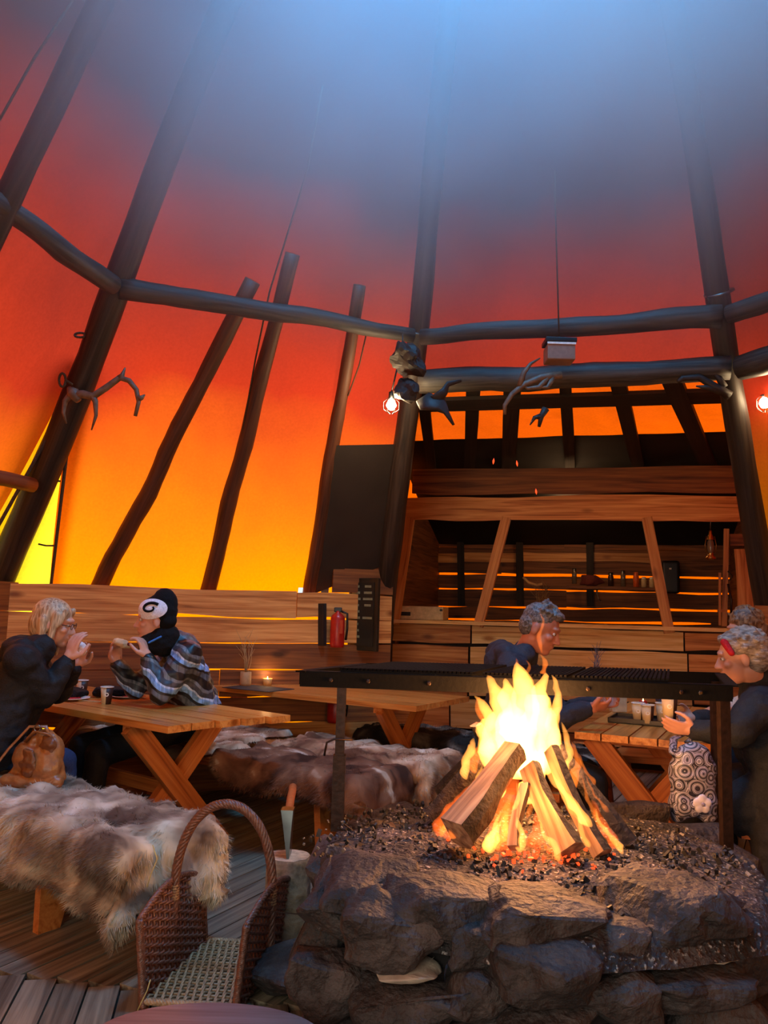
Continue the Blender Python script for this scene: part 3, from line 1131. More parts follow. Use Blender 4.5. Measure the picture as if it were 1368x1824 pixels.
# front face, seen stone by stone
FS = [(640, 1598, 200, 85, 2.12, .30, 1, None), (790, 1622, 210, 80, 2.04, .30, 2, None), (975, 1650, 270, 80, 1.98, .30, 3, None), (1215, 1632, 270, 80, 2.04, .32, 4, None),
      (585, 1650, 120, 130, 2.14, .22, 5, None), (715, 1672, 215, 115, 2.0, .22, 6, None), (868, 1690, 130, 105, 2.0, .22, 7, None), (965, 1730, 185, 125, 1.90, .26, 8, None), (1085, 1700, 150, 110, 1.98, .24, 9, None), (1245, 1668, 225, 70, 2.02, .26, 10, None),
      (590, 1765, 170, 130, 2.06, .24, 12, None), (725, 1742, 120, 22, 2.0, .16, 13, M_pale), (735, 1800, 210, 90, 2.0, .24, 14, None), (850, 1790, 130, 110, 1.98, .24, 15, None), (1100, 1790, 170, 110, 1.94, .26, 16, None), (1272, 1712, 140, 26, 2.03, .18, 17, M_pale),
      (1245, 1762, 230, 80, 2.0, .26, 18, None), (985, 1835, 210, 90, 1.92, .24, 19, None), (1270, 1835, 220, 80, 2.02, .24, 20, None), (640, 1860, 200, 80, 2.05, .24, 21, None), (1110, 1880, 200, 80, 1.96, .24, 22, None), (860, 1880, 210, 80, 1.96, .24, 23, None)]
for a in FS:
    stone(*a[:7], mat=a[7])
# the other sides, course by course
for i in range(N):
    a, b = Vector((*HP[i], 0)), Vector((*HP[(i + 1) % N], 0))
    if i in (6, 7): continue
    Ls = (b - a).length
    for c, (z, h) in enumerate(((.10, .2), (.29, .18), (.46, .19))):
        x = sr.uniform(-.1, 0)
        while x < Ls:
            w = sr.uniform(.2, .34)
            q = a + (b - a).normalized() * (x + w / 2)
            q = q + (cc - q).normalized() * .10
            ang = math.atan2((b - a).y, (b - a).x)
            put('stone', rock_mesh(w * 1.02, .24, h * 1.12, sr.random() * 90, rough=.12, box=.7, pts=14, sub=1), M_stone, hearth,
                Matrix.Translation((q.x, q.y, z)) @ Matrix.Rotation(ang + sr.uniform(-.1, .1), 4, 'Z'))
            x += w
# rim slabs (flat, half buried in ash)
for px, py, w, d, s in ((612, 1500, 100, .16, 31), (650, 1455, 100, .2, 32), (700, 1428, 90, .16, 33), (1255, 1470, 90, .2, 34), (1290, 1520, 70, .22, 35), (1300, 1572, 70, .22, 36), (900, 1410, 120, .14, 37), (1120, 1425, 150, .16, 38)):
    p = hz(px, py, HZ)
    put('stone', rock_mesh(w * p.y / FPX, d, .11, s, rough=.12, box=.7), M_stone, hearth, Matrix.Translation(p - Vector((0, 0, .045))))


def ash_mat():
    m, nt, bs = newmat('ash_and_char')
    tc = node(nt, 'ShaderNodeTexCoord')
    n1 = node(nt, 'ShaderNodeTexNoise'); n1.inputs['Scale'].default_value = 6; n1.inputs['Detail'].default_value = 6
    n2 = node(nt, 'ShaderNodeTexVoronoi'); n2.inputs['Scale'].default_value = 55
    n3 = node(nt, 'ShaderNodeTexNoise'); n3.inputs['Scale'].default_value = 90; n3.inputs['Detail'].default_value = 3
    for n_ in (n1, n2, n3): L(nt, tc.outputs['Object'], n_.inputs['Vector'])
    r1 = ramp(nt, n1.outputs[0], [(0.35, '#17110f'), (0.55, '#382e2b'), (0.75, '#5c4e4a')])
    r2 = ramp(nt, n3.outputs[0], [(0.60, (0, 0, 0, 1)), (0.70, (1, 1, 1, 1))])
    mx = node(nt, 'ShaderNodeMix', data_type='RGBA')
    L(nt, r2.outputs[0], mx.inputs['Factor']); L(nt, r1.outputs[0], mx.inputs['A']); mx.inputs['B'].default_value = lin('#a8a09a')
    L(nt, mx.outputs['Result'], bs.inputs['Base Color'])
    ad = node(nt, 'ShaderNodeMath', operation='ADD'); L(nt, n3.outputs[0], ad.inputs[0]); L(nt, n2.outputs['Distance'], ad.inputs[1])
    b = node(nt, 'ShaderNodeBump'); b.inputs['Strength'].default_value = 1; b.inputs['Distance'].default_value = .015
    L(nt, ad.outputs[0], b.inputs['Height']); L(nt, b.outputs[0], bs.inputs['Normal'])
    bs.inputs['Roughness'].default_value = .8
    return m


vs, fs = [], []
NU, NV = 60, 22
for i in range(NV + 1):
    t = (i / NV)
    for j in range(NU):
        a = 2 * math.pi * j / NU
        d = Vector((math.cos(a), math.sin(a), 0))
        # radius to polygon
        rad = 9
        for q in range(N):
            A_, B_ = Vector((*HP[q], 0)) - cc, Vector((*HP[(q + 1) % N], 0)) - cc
            den = d.x * (B_.y - A_.y) - d.y * (B_.x - A_.x)
            if abs(den) > 1e-6:
                tt = (A_.x * (B_.y - A_.y) - A_.y * (B_.x - A_.x)) / den
                uu = (A_.x * d.y - A_.y * d.x) / den
                if tt > 0 and -.001 <= uu <= 1.001: rad = min(rad, tt)
        p = cc + d * rad * t * (.97 + .03 * noise.noise(d * 4))
        z = HZ + .035 * (1 - t) + .02 * noise.noise(p * 5) + .010 * noise.noise(p * 18) + .005 * noise.noise(p * 50) - (.05 if t > .98 else 0) - .02 * max(0, t - .7) / .3
        vs.append((p.x, p.y, z))
for i in range(NV):
    for j in range(NU):
        k = (j + 1) % NU
        fs.append((i * NU + j, (i + 1) * NU + j, (i + 1) * NU + k, i * NU + k))
put('ash_bed', mesh('ash', vs, fs), ash_mat(), hearth, smooth=True)
# crumbs of charcoal and ash
def chunks(n, seed, smin, smax, where):
    rr = random.Random(seed)
    parts = []
    for i in range(n):
        x, y = where(rr)
        s = rr.uniform(smin, smax)
        bs_ = [Vector((rr.uniform(-1, 1), rr.uniform(-1, 1), rr.uniform(-1, 1))).normalized() for _ in range(2)]
        vs, fs = box_vf(s * rr.uniform(.8, 1.8), s, s * rr.uniform(.5, .9))
        e = Euler((rr.uniform(0, 6), rr.uniform(0, 6), rr.uniform(0, 6))).to_matrix()
        z = HZ + .03 * max(0, 1 - (Vector((x, y, 0)) - cc).length / .7) + .006
        parts.append(([e @ (Vector(v) * rr.uniform(.75, 1.1)) + Vector((x, y, z)) for v in vs], fs))
    return join_vf(parts)


def ring_where(r0, r1):
    def f(rr):
        while True:
            a, r = rr.uniform(0, 6.283), rr.uniform(r0, r1)
            x, y = .46 + math.cos(a) * r * 1.15, 2.62 + math.sin(a) * r
            return x, y
    return f


M_char = simple('charcoal', '#1a1614', .6, bscale=60, var=.5)
M_ashl = simple('pale_ash', '#6f6862', .9, bscale=60, var=.3)
put('charcoal_bits', mesh('c', *chunks(900, 3, .005, .015, ring_where(.22, .58))), M_char, hearth, kind='stuff')
put('ash_flakes', mesh('c', *chunks(380, 4, .004, .010, ring_where(.2, .6))), M_ashl, hearth, kind='stuff')
M_ember = newmat('ember')[0]
eb = M_ember.node_tree.nodes['Principled BSDF']
eb.inputs['Base Color'].default_value = (.05, .01, .01, 1)
eb.inputs['Emission Color'].default_value = (1, .07, .012, 1)
eb.inputs['Emission Strength'].default_value = 1.8
put('glowing_embers', mesh('c', *chunks(110, 5, .006, .013, lambda rr: (.47 + rr.gauss(0, .10), 2.52 + rr.gauss(0, .08)))), M_ember, hearth, kind='stuff')

# ------------------------------------------------------------------ firewood
def firewood_mat():
    m, nt, bs = newmat('split_firewood')
    tc = node(nt, 'ShaderNodeTexCoord')
    sp = node(nt, 'ShaderNodeSeparateXYZ'); L(nt, tc.outputs['Object'], sp.inputs[0])
    mp = node(nt, 'ShaderNodeMapping'); mp.inputs['Scale'].default_value = (3, 40, 40); L(nt, tc.outputs['Object'], mp.inputs[0])
    n1 = node(nt, 'ShaderNodeTexNoise'); n1.inputs['Scale'].default_value = 1; n1.inputs['Detail'].default_value = 6; L(nt, mp.outputs[0], n1.inputs[0])
    n2 = node(nt, 'ShaderNodeTexNoise'); n2.inputs['Scale'].default_value = 9; L(nt, tc.outputs['Object'], n2.inputs[0])
    rp = ramp(nt, n1.outputs[0], [(.3, '#7a5640'), (.5, '#b88c68'), (.75, '#d8b48c')])
    ma = node(nt, 'ShaderNodeMath', operation='MULTIPLY_ADD'); L(nt, n2.outputs[0], ma.inputs[0]); ma.inputs[1].default_value = .28; L(nt, sp.outputs['X'], ma.inputs[2])
    rc = ramp(nt, ma.outputs[0], [(.36, (0, 0, 0, 1)), (.50, (1, 1, 1, 1))])
    mx = node(nt, 'ShaderNodeMix', data_type='RGBA'); L(nt, rc.outputs[0], mx.inputs['Factor']); L(nt, rp.outputs[0], mx.inputs['A']); mx.inputs['B'].default_value = lin('#1c110c')
    L(nt, mx.outputs['Result'], bs.inputs['Base Color'])
    b = node(nt, 'ShaderNodeBump'); b.inputs['Strength'].default_value = .8; b.inputs['Distance'].default_value = .006; L(nt, n1.outputs[0], b.inputs['Height']); L(nt, b.outputs[0], bs.inputs['Normal'])
    bs.inputs['Roughness'].default_value = .75
    return m


M_fw = firewood_mat()
M_fchar = simple('burnt_bark', '#1d120d', .85, bump=1.2, bscale=35, var=.5)


def split_log(p0, p1, w, roll, seed, label, mats=None, half=False):
    p0, p1 = Vector(p0), Vector(p1)
    Ln = (p1 - p0).length
    arc = [(math.cos(a), math.sin(a)) for a in np.linspace(-.35, 1.57 + .35 if not half else 3.3, 7)]
    sec = [(-.15, -.15)] + arc
    if half: sec = arc
    ns = len(sec)
    vs, fs = [], []
    S = 12
    for i in range(S + 1):
        t = i / S
        sc = w * (.62 + .05 * math.sin(t * 5 + seed)) * (1 - .25 * t)
        ben = .012 * math.sin(t * 3.1 + seed)
        for j, (a, b) in enumerate(sec):
            q = 1 + .10 * noise.noise(Vector((t * 5, j * .9, seed)))
            vs.append((Ln * t + (.012 * noise.noise(Vector((j, seed, 0))) if i in (0, S) else 0), a * sc * q - w * .3 + ben, b * sc * q - w * .3))
    for i in range(S):
        for j in range(ns):
            k = (j + 1) % ns
            fs.append((i * ns + j, (i + 1) * ns + j, (i + 1) * ns + k, i * ns + k))
    fs.append(tuple(range(ns)))
    fs.append(tuple(range((S + 1) * ns - 1, S * ns - 1, -1)))
    me = mesh('log', vs, fs)
    me.materials.append(M_fw); me.materials.append(M_fchar)
    bark = range(1, ns - 1) if not half else range(0, ns - 1)
    for i in range(S):
        for j in bark:
            me.polygons[i * ns + j].material_index = 1
    M = frame(p0, p1 - p0, (0, 1, 0)) @ Matrix.Rotation(roll, 4, 'X')
    return put('firewood_log', me, None, None, M, label=label, cat='firewood', group='burning firewood logs')


G = HZ + .02
LG = [((820, 1492, .065), (938, 1352, 2.62), .155, 3.6, 1.0, 'pale split log leaning in front left of the fire'),
      ((1022, 1516, .05), (962, 1362, 2.58), .115, 4.1, 2.2, 'pale split log leaning in front right with a charred end'),
      ((1082, 1518, .04), (992, 1330, 2.64), .085, 3.9, 3.1, 'darker narrow log right beside the front right pale log'),
      ((925, 1512, .05), (938, 1400, 2.55), .055, 4.0, 4.0, 'ash-grey burnt log standing in the middle of fire'),
      ((772, 1462, .05), (900, 1318, 2.78), .085, 2.8, 5.0, 'charred log leaning at the left behind the pale one'),
      ((790, 1425, .05), (925, 1300, 2.9), .10, 2.4, 6.0, 'bark covered log at the far left of the fire'),
      ((1125, 1500, .04), (1000, 1325, 2.72), .06, 3.2, 7.0, 'thin glowing log at the far right of fire'),
      ((1075, 1440, .04), (985, 1310, 2.85), .07, 3.0, 8.0, 'charred log leaning behind at the right'),
      ((870, 1360, None, 2.85), (845, 1295, 2.8), .05, 2.0, 9.0, 'short charred stub sticking up left of flames'),
      ((860, 1400, .05), (935, 1320, 2.95), .08, 1.0, 10., 'dark log hidden in the rear of the fire')]
for b_, t_, w, roll, sd, lb in LG:
    p0 = hz(b_[0], b_[1], HZ + b_[2]) if b_[2] is not None else at(b_[0], b_[1], b_[3])
    split_log(p0, at(*t_), w, roll, sd, lb)
for (x, y), (x2, y2), lb in (((1095, 1458), (1150, 1468), 'small pale wood chunk in ash right of fire'), ((700, 1472), (745, 1462), 'curled bark piece on the ash left of the fire')):
    split_log(hz(x, y, G), hz(x2, y2, G), .03, 1, x, lb)

# ------------------------------------------------------------------ flames: glowing gas, brighter where it is thicker
def flame_mat(name, col, k):
    m, nt, bs = newmat(name)
    nt.nodes.remove(bs)
    em = node(nt, 'ShaderNodeEmission')
    em.inputs[0].default_value = col
    em.inputs[1].default_value = k
    L(nt, em.outputs[0], nt.nodes['Material Output'].inputs['Volume'])
    return m


M_fl = flame_mat('flame_gas', (1.0, 0.36, 0.06, 1), 75)
M_fl2 = flame_mat('flame_gas_thin', (1.0, 0.20, 0.02, 1), 40)
M_fl3 = flame_mat('red_glow_gas', (1.0, 0.13, 0.015, 1), 22)
fire = thing('fire', 'bright yellow flames rising through the firewood on the hearth', 'fire', (0.5, 2.65, HZ))


def flame(path, wid, Y, seed, mat=M_fl, depth=.8, parent=fire):
    """path: pixel points from base to tip, wid: widths in px at the base/middle"""
    P = [at(x, y, Y + dY) for x, y, dY in [(q[0], q[1], q[2] if len(q) > 2 else 0) for q in path]]
    # resample
    pts = []
    n = len(P)
    S = 26
    for i in range(S + 1):
        t = i / S * (n - 1)
        k = min(int(t), n - 2)
        f = t - k
        a, b, c, d = P[max(k - 1, 0)], P[k], P[k + 1], P[min(k + 2, n - 1)]
        pts.append(.5 * ((2 * b) + (c - a) * f + (2 * a - 5 * b + 4 * c - d) * f * f + (3 * b - a - 3 * c + d) * f ** 3))
    rr = []
    for i in range(S + 1):
        t = i / S
        prof = min(1, (t / .16) ** .6) * (1 - t ** 2.2) ** .8
        rr.append(max(.0008, wid * Y / FPX / 2 * prof * (1 + .30 * noise.noise(Vector((t * 6, seed, 0))))))
    vs, fs = tube_mesh(pts, rr, 14, flat=depth)
    out = []
    for v in vs:
        q = v * 26 + Vector((seed * 3, 0, 0))
        out.append(v + Vector((noise.noise(q), noise.noise(q + Vector((9, 0, 0))) * .5, noise.noise(q + Vector((0, 9, 0))))) * .012)
    return put('flame', mesh('flame', out, fs), mat, parent, smooth=True)


FLM = [([(930, 1390), (918, 1310), (935, 1250), (922, 1180)], 90, 2.74, 0), ([(900, 1390), (880, 1320), (895, 1265), (868, 1205)], 62, 2.70, 0), ([(875, 1350), (862, 1305), (872, 1278), (846, 1238)], 34, 2.68, 0),
       ([(862, 1310), (868, 1280), (852, 1262), (856, 1240)], 20, 2.66, 1), ([(965, 1380), (978, 1315), (960, 1255), (974, 1195)], 56, 2.76, 0), ([(990, 1350), (982, 1290), (994, 1245), (984, 1200)], 26, 2.70, 0),
       ([(950, 1390), (940, 1320), (958, 1270), (946, 1205)], 80, 2.84, 0), ([(905, 1360), (915, 1300), (905, 1250), (900, 1210)], 60, 2.80, 0), ([(1000, 1390), (1015, 1350), (1008, 1315), (1002, 1285)], 18, 2.66, 0), ([(1012, 1430), (1022, 1385), (1028, 1350), (1018, 1318)], 18, 2.64, 1),
       ([(830, 1390), (828, 1355), (842, 1330), (846, 1312)], 20, 2.66, 0), ([(842, 1380), (846, 1350), (858, 1325), (866, 1300)], 18, 2.68, 1), ([(880, 1430), (878, 1380), (890, 1335), (905, 1290)], 50, 2.80, 0), ([(930, 1430), (955, 1380), (965, 1330)], 44, 2.66, 0),
       ([(1052, 1475), (1022, 1435), (990, 1392), (962, 1345)], 20, 2.40, 0), ([(1048, 1508), (1034, 1478), (1022, 1452)], 12, 2.36, 0), ([(1035, 1462), (1005, 1415), (985, 1375)], 18, 2.46, 1),
       ([(995, 1535), (985, 1505), (966, 1480), (958, 1450)], 13, 2.34, 0), ([(985, 1530), (972, 1500), (962, 1470)], 10, 2.36, 1),
       ([(1116, 1522), (1098, 1502), (1075, 1478), (1058, 1440)], 13, 2.42, 0), ([(1085, 1492), (1062, 1458), (1045, 1420), (1036, 1385)], 11, 2.45, 1), ([(1088, 1445), (1062, 1418), (1042, 1378)], 8, 2.6, 1), ([(1062, 1400), (1045, 1375), (1030, 1340)], 10, 2.62, 1),
       ([(862, 1518), (880, 1492), (892, 1462)], 24, 2.40, 0), ([(880, 1512), (898, 1485), (902, 1440)], 22, 2.44, 1), ([(905, 1490), (898, 1450), (918, 1410)], 20, 2.50, 1), ([(928, 1518), (930, 1485), (922, 1455)], 20, 2.44, 0), ([(938, 1455), (948, 1425), (942, 1395)], 12, 2.46, 1),
       ([(915, 1440), (924, 1420), (922, 1395)], 11, 2.44, 0), ([(780, 1492), (800, 1462), (822, 1438), (832, 1405)], 18, 2.60, 1), ([(800, 1480), (822, 1445), (845, 1410), (856, 1370)], 20, 2.62, 1), ([(836, 1432), (850, 1400), (858, 1365)], 16, 2.66, 0),
       ([(918, 1205), (923, 1190), (918, 1172)], 9, 2.9, 1), ([(935, 1205), (940, 1190), (936, 1176)], 7, 2.9, 1), ([(965, 1205), (972, 1180), (964, 1165)], 12, 2.88, 1), ([(964, 1165), (960, 1130), (968, 1110), (960, 1090)], 9, 2.88, 1)]
FLM += [([(885, 1520), (898, 1470), (905, 1420), (925, 1380)], 60, 2.56, 2), ([(780, 1495), (805, 1455), (835, 1420), (860, 1375)], 46, 2.66, 2), ([(800, 1497), (815, 1470), (838, 1440)], 16, 2.52, 1),
        ([(870, 1515), (872, 1490), (884, 1470), (892, 1440)], 18, 2.38, 0), ([(1095, 1515), (1075, 1470), (1050, 1420)], 26, 2.55, 2), ([(940, 1520), (960, 1480), (958, 1430)], 40, 2.58, 2), ([(780, 1440), (810, 1400), (838, 1365)], 16, 2.78, 1)]
for i_, (pth, wd_, Yf, kd) in enumerate(FLM):
    flame(pth, wd_, Yf, i_ + 1, (M_fl, M_fl2, M_fl3)[kd])
add_light('fire_light', 'POINT', (0.52, 2.66, .98), (1.0, .42, .13), 62, size=.14)
add_light('fire_light', 'POINT', (0.45, 2.42, .80), (1.0, .38, .10), 4, size=.07)
add_light('fire_light', 'POINT', (0.50, 2.52, .70), (1.0, .25, .05), 2.5, size=.06)
for i, (x, y, h) in enumerate(((879, 822, 8), (921, 826, 12), (955, 876, 10))):
    p = at(x, y, 3.2 + i * .1)
    vs, fs = lathe_vf([(.0005, -.012), (.0035, -.004), (.004, .003), (.0005, .014)], 8)
    put('spark', mesh('spark', vs, fs), M_ember, None, Matrix.Translation(p) @ Euler((0, (.1, -.15, -.12)[i], 0)).to_matrix().to_4x4(), label=['left of three sparks flying high above the fire', 'middle and brightest of three sparks above the fire', 'lowest of three sparks flying above the fire'][i], cat='spark', group='flying sparks')

# ------------------------------------------------------------------ grill
GZ = 1.09
grill = thing('grill_stand', 'black steel grill frame on posts over the fire', 'grill', hz(612, 1452, HZ))
gA, gB = hz(535, 1196, GZ), hz(1304, 1222, GZ)
gD, gC = hz(652, 1183, GZ), hz(1282, 1200, GZ)


def bar_(name, a, b, w, h, mat=M_blackiron, parent=grill, dz=0):
    a, b = Vector(a), Vector(b)
    me = mesh(name, *box_vf((b - a).length, w, h))
    return put(name, me, mat, parent, frame((a + b) / 2 + Vector((0, 0, dz)), b - a, Vector((-(b - a).y, (b - a).x, 0)) if abs((b - a).normalized().z) < .9 else (0, 1, 0)))


bar_('front_rail', gA, gB, .006, .052, dz=-.026)
bar_('front_flange', gA + Vector((0, .02, 0)), gB + Vector((0, .02, 0)), .04, .005)
bar_('rear_rail', gD, gC, .006, .05, dz=-.02)
bar_('side_rail', gB, gC, .04, .006)
bar_('side_rail', gA, gD, .04, .006)
bar_('side_rail', gB, gC, .006, .045, dz=-.022)
bar_('side_rail', gA, gD, .006, .045, dz=-.022)
# bolts on the front rail
fdir = (gB - gA).normalized()
for x in (592, 660, 770, 958, 1053, 1215, 1248):
    t_ = (x - 535) / (1304 - 535)
    p = gA + (gB - gA) * t_ + Vector((0, -.006, -.026))
    vs, fs = lathe_vf([(.0, 0), (.008, .0), (.008, .004), (.005, .006), (.0, .006)], 6)
    put('bolt', mesh('bolt', vs, fs), M_steel if x == 1248 else M_rust, grill, Matrix.Translation(p) @ Matrix.Rotation(R(90), 4, 'X'))
# grate slabs: dark bars running front to back
def gpt(u, v):
    a = gA.lerp(gB, u); b = gD.lerp(gC, u)
    return a.lerp(b, v)
for g0, g1 in ((.09, .40), (.43, .62), (.64, .855)):
    gf = []
    nb = int((g1 - g0) * 100)
    for i in range(nb + 1):
        u = g0 + (g1 - g0) * i / nb
        a, b = gpt(u, .04), gpt(u, .93)
        bar_('grate_bar', a, b, .009, .008, M_blackiron, dz=.012)
    for v in (.04, .5, .93):
        bar_('grate_frame', gpt(g0, v), gpt(g1, v), .012, .008, M_blackiron, dz=.004)
# posts
def post(ptop, ztop, zbot, w, sleeve=True):
    a = Vector((ptop.x, ptop.y, ztop)); b = Vector((ptop.x, ptop.y, zbot))
    bar_('post', a, b, w, w, M_rust)
    if sleeve:
        zs = zbot + (ztop - zbot) * .5
        bar_('post_sleeve', Vector((a.x, a.y, zs)), b, w * 1.35, w * 1.35, M_rust)
    return b
pl = gA.lerp(gB, (612 - 535) / 769) + Vector((0, .02, 0))
post(pl, GZ - .03, HZ - .03, .032)
pz = GZ - (GZ - HZ) * .47
tube('locking_pin', [Vector((pl.x + .045, pl.y - .02, pz + .01)), Vector((pl.x - .02, pl.y - .03, pz + .012)), Vector((pl.x - .045, pl.y - .03, pz)), Vector((pl.x - .052, pl.y - .03, pz - .045))], .004, M_rust, grill, n=6)
pr_ = gA.lerp(gB, .985) + Vector((0, .02, 0))
post(pr_, GZ - .03, .02, .034, False)
pr2 = gD.lerp(gC, .985)
post(pr2, GZ - .03, .02, .032, False)
pr3 = gD.lerp(gC, .02)

# ------------------------------------------------------------------ wicker log basket
bk = thing('log_basket', 'dark wicker log basket with open front and twisted handle', 'basket', hz(340, 1740, 0))
FL, FR_, BL = hz(255, 1795, 0.01), hz(418, 1806, 0.01), hz(368, 1684, 0.01)
BR = FR_ + (BL - FL)
M_wick = simple('brown_wicker', '#6a4230', .42, bump=.4, bscale=90, var=.4, spec=.7)
M_wickl = simple('pale_wicker', '#a48460', .45, bump=.4, bscale=90, var=.4)


def weave(name, O, U, Vv, nst, rows, hf, mat, parent, sr_=.0048, wr=.0050, tag_='wicker'):
    """O corner, U along rows, Vv along stakes; hf(u) relative stake height"""
    U, Vv = Vector(U), Vector(Vv)
    n = U.cross(Vv).normalized()
    st, wv = [], []
    for i in range(nst):
        u = (i + .5) / nst
        st.append(tube_mesh([O + U * u, O + U * u + Vv * hf(u) * .98], sr_, 6))
    for r in range(rows):
        v = (r + .5) / rows
        pts = []
        S = nst * 2
        for s in range(S + 1):
            u = s / S
            if v > hf(u) + .02:
                if len(pts) > 3: wv.append(tube_mesh(pts, wr, 5))
                pts = []
                continue
            ph = math.cos(math.pi * (s - 1) / 1.0 * .5 + (math.pi if r % 2 else 0)) if s % 2 else 0
            ph = (1 if ((s // 2 + r) % 2) else -1) if s % 2 else 0
            pts.append(O + U * u + Vv * (v + .003 * rnd.uniform(-1, 1)) + n * ph * (sr_ + wr * .9))
        if len(pts) > 3: wv.append(tube_mesh(pts, wr, 5))
    put('stakes', mesh('s', *join_vf(st)), mat, parent, smooth=True)
    return put('woven_' + name, mesh('w', *join_vf(wv)), mat, parent, smooth=True, kind='stuff')


hs = lambda u: .84 + .16 * math.sin(math.pi * min(1, u * 1.05))
UPL = Vector((-.035, 0, .32)); UPR = Vector((.03, 0, .32))
weave('side_panel', FL, BL - FL, UPL, 13, 23, hs, M_wick, bk)
weave('side_panel', FR_, BR - FR_, UPR, 13, 23, hs, M_wick, bk)
weave('base', FL + Vector((0, 0, .02)), BL - FL, FR_ - FL, 12, 24, lambda u: 1, M_wickl, bk)
def braid(pts, r, name, turns, mat=M_wick, strands=4, parent=bk, rs=None):
    parts = []
    n = len(pts)
    for s in range(strands):
        q = []
        for i in range(n):
            t = (Vector(pts[min(i + 1, n - 1)]) - Vector(pts[max(i - 1, 0)])).normalized()
            a = t.cross(Vector((.2, .9, .15))).normalized(); b = t.cross(a)
            th = turns * 2 * math.pi * i / n + s * 2 * math.pi / strands
            q.append(Vector(pts[i]) + (a * math.cos(th) + b * math.sin(th)) * r * .55)
        parts.append(tube_mesh(q, rs or r * .55, 6))
    return put(name, mesh(name, *join_vf(parts)), mat, parent, smooth=True)
for O, E, UP in ((FL, BL, UPL), (FR_, BR, UPR)):
    braid([O.lerp(E, u) + UP * hs(u) for u in np.linspace(0, 1, 70)], .011, 'braided_rim', 9)
    braid([O + UP * hs(0) * v for v in np.linspace(0, 1, 50)], .013, 'corner_post', 9, strands=5)
    braid([E + UP * hs(1) * v for v in np.linspace(0, 1, 50)], .008, 'corner_post', 9)
    braid([O.lerp(E, u) + Vector((0, 0, .008)) for u in np.linspace(0, 1, 60)], .010, 'bottom_rim', 9)
braid([FL.lerp(FR_, u) + Vector((0, 0, .02)) for u in np.linspace(0, 1, 50)], .011, 'bottom_rim', 7, M_wickl)
braid([BL.lerp(BR, u) + Vector((0, 0, .02)) for u in np.linspace(0, 1, 50)], .011, 'bottom_rim', 7, M_wickl)
hm0 = FL.lerp(BL, .5) + UPL * .8; hm1 = FR_.lerp(BR, .5) + UPR * .8
htop = 0.60
hp = []
for i in range(100):
    a = math.pi * i / 99
    c = (hm0 + hm1) / 2
    hw = (hm1 - hm0).length / 2
    hp.append(Vector((c.x - hw * math.cos(a) * (1.0), c.y + (hm1.y - hm0.y) / 2 * -math.cos(a), hm0.z + (htop - hm0.z) * abs(math.sin(a)) ** .8)))
hp = [hm0 - Vector((0, 0, .15)) + (Vector((0, 0, .15))) * i / 14 for i in range(14)] + hp + [hm1 - Vector((0, 0, .15)) * i / 14 for i in range(1, 15)]
braid(hp, .018, 'twisted_handle', 10, strands=6, rs=.008)
for c in (hm0, hm1):
    parts = []
    for i in range(6):
        vs, fs = lathe_vf([(.015, i * .009), (.019, i * .009 + .004), (.015, i * .009 + .009)], 12)
        parts.append(([Vector(v) + c + Vector((0, 0, -.005)) for v in vs], fs))
    put('handle_binding', mesh('hb', *join_vf(parts)), M_wickl, bk, smooth=True)
# straws
M_straw = simple('dry_straw', '#b8a86a', .7)
for i, pts in enumerate(([(262, 1580), (268, 1560), (280, 1530), (272, 1505)], [(268, 1745), (262, 1765), (252, 1785), (245, 1800)])):
    tube('straw', [at(x, y, 2.75 if i == 0 else 2.5) for x, y in pts], .002, M_straw, n=4, label=['dry straw sticking up behind left side of basket', 'dry straw at the front left foot of basket'][i], cat='straw')

# ------------------------------------------------------------------ chopping block and hatchet
cbp = hz(512, 1540, 0.0)
top_c = at(515, 1524, 3.25)
blk = thing('chopping_block', 'small upright log serving as chopping block behind the basket', 'chopping block', (top_c.x, top_c.y, 0))
hgt = top_c.z
vs, fs = [], []
for i, z in enumerate((0, hgt * .5, hgt - .01, hgt)):
    for j in range(20):
        a = 2 * math.pi * j / 20
        r_ = .088 * (1 + .12 * noise.noise(Vector((math.cos(a) * 2, math.sin(a) * 2, 7)))) - (.008 if i == 3 else 0)
        vs.append((top_c.x + r_ * math.cos(a), top_c.y + r_ * math.sin(a), z))
for i in range(3):
    for j in range(20):
        k = (j + 1) % 20
        fs.append((i * 20 + j, i * 20 + k, (i + 1) * 20 + k, (i + 1) * 20 + j))
put('stump', mesh('b', vs, fs), simple('rough_pale_bark', '#8a7860', .85, bump=1, bscale=25, var=.5), blk, smooth=True)
put('cut_top', mesh('t', [(v[0], v[1], v[2] + .001) for v in vs[60:]], [tuple(range(20))]), simple('cut_wood', '#b8a486', .8, bump=.6, bscale=40, var=.3), blk)
hx = thing('hatchet', 'steel hatchet stuck upright in the chopping block', 'axe', top_c)
b0, b1 = at(515, 1526, 3.25), at(513, 1440, 3.25)
bl = (b1 - b0)
vsb = []
for t_, w in ((-.06, .002), (0, .004), (.35, .010), (.75, .018), (1, .024)):
    p = b0 + bl * t_
    d_ = .05 - .018 * t_ * 1.0
    vsb += [p + Vector((-w, -d_, 0)), p + Vector((w, -d_, 0)), p + Vector((w, d_, 0)), p + Vector((-w, d_, 0))]
fsb = [(i * 4 + j, i * 4 + (j + 1) % 4, i * 4 + 4 + (j + 1) % 4, i * 4 + 4 + j) for i in range(4) for j in range(4)] + [(3, 2, 1, 0), (16, 17, 18, 19)]
put('axe_head', mesh('ah', vsb, fsb), M_steel, hx)
log('axe_handle', b0 + bl * .85 + Vector((0, -.02, 0)), at(522, 1402, 3.62), .015, .017, simple('ash_handle', '#a45a2c', .5), hx, seg=6, wob=.002)

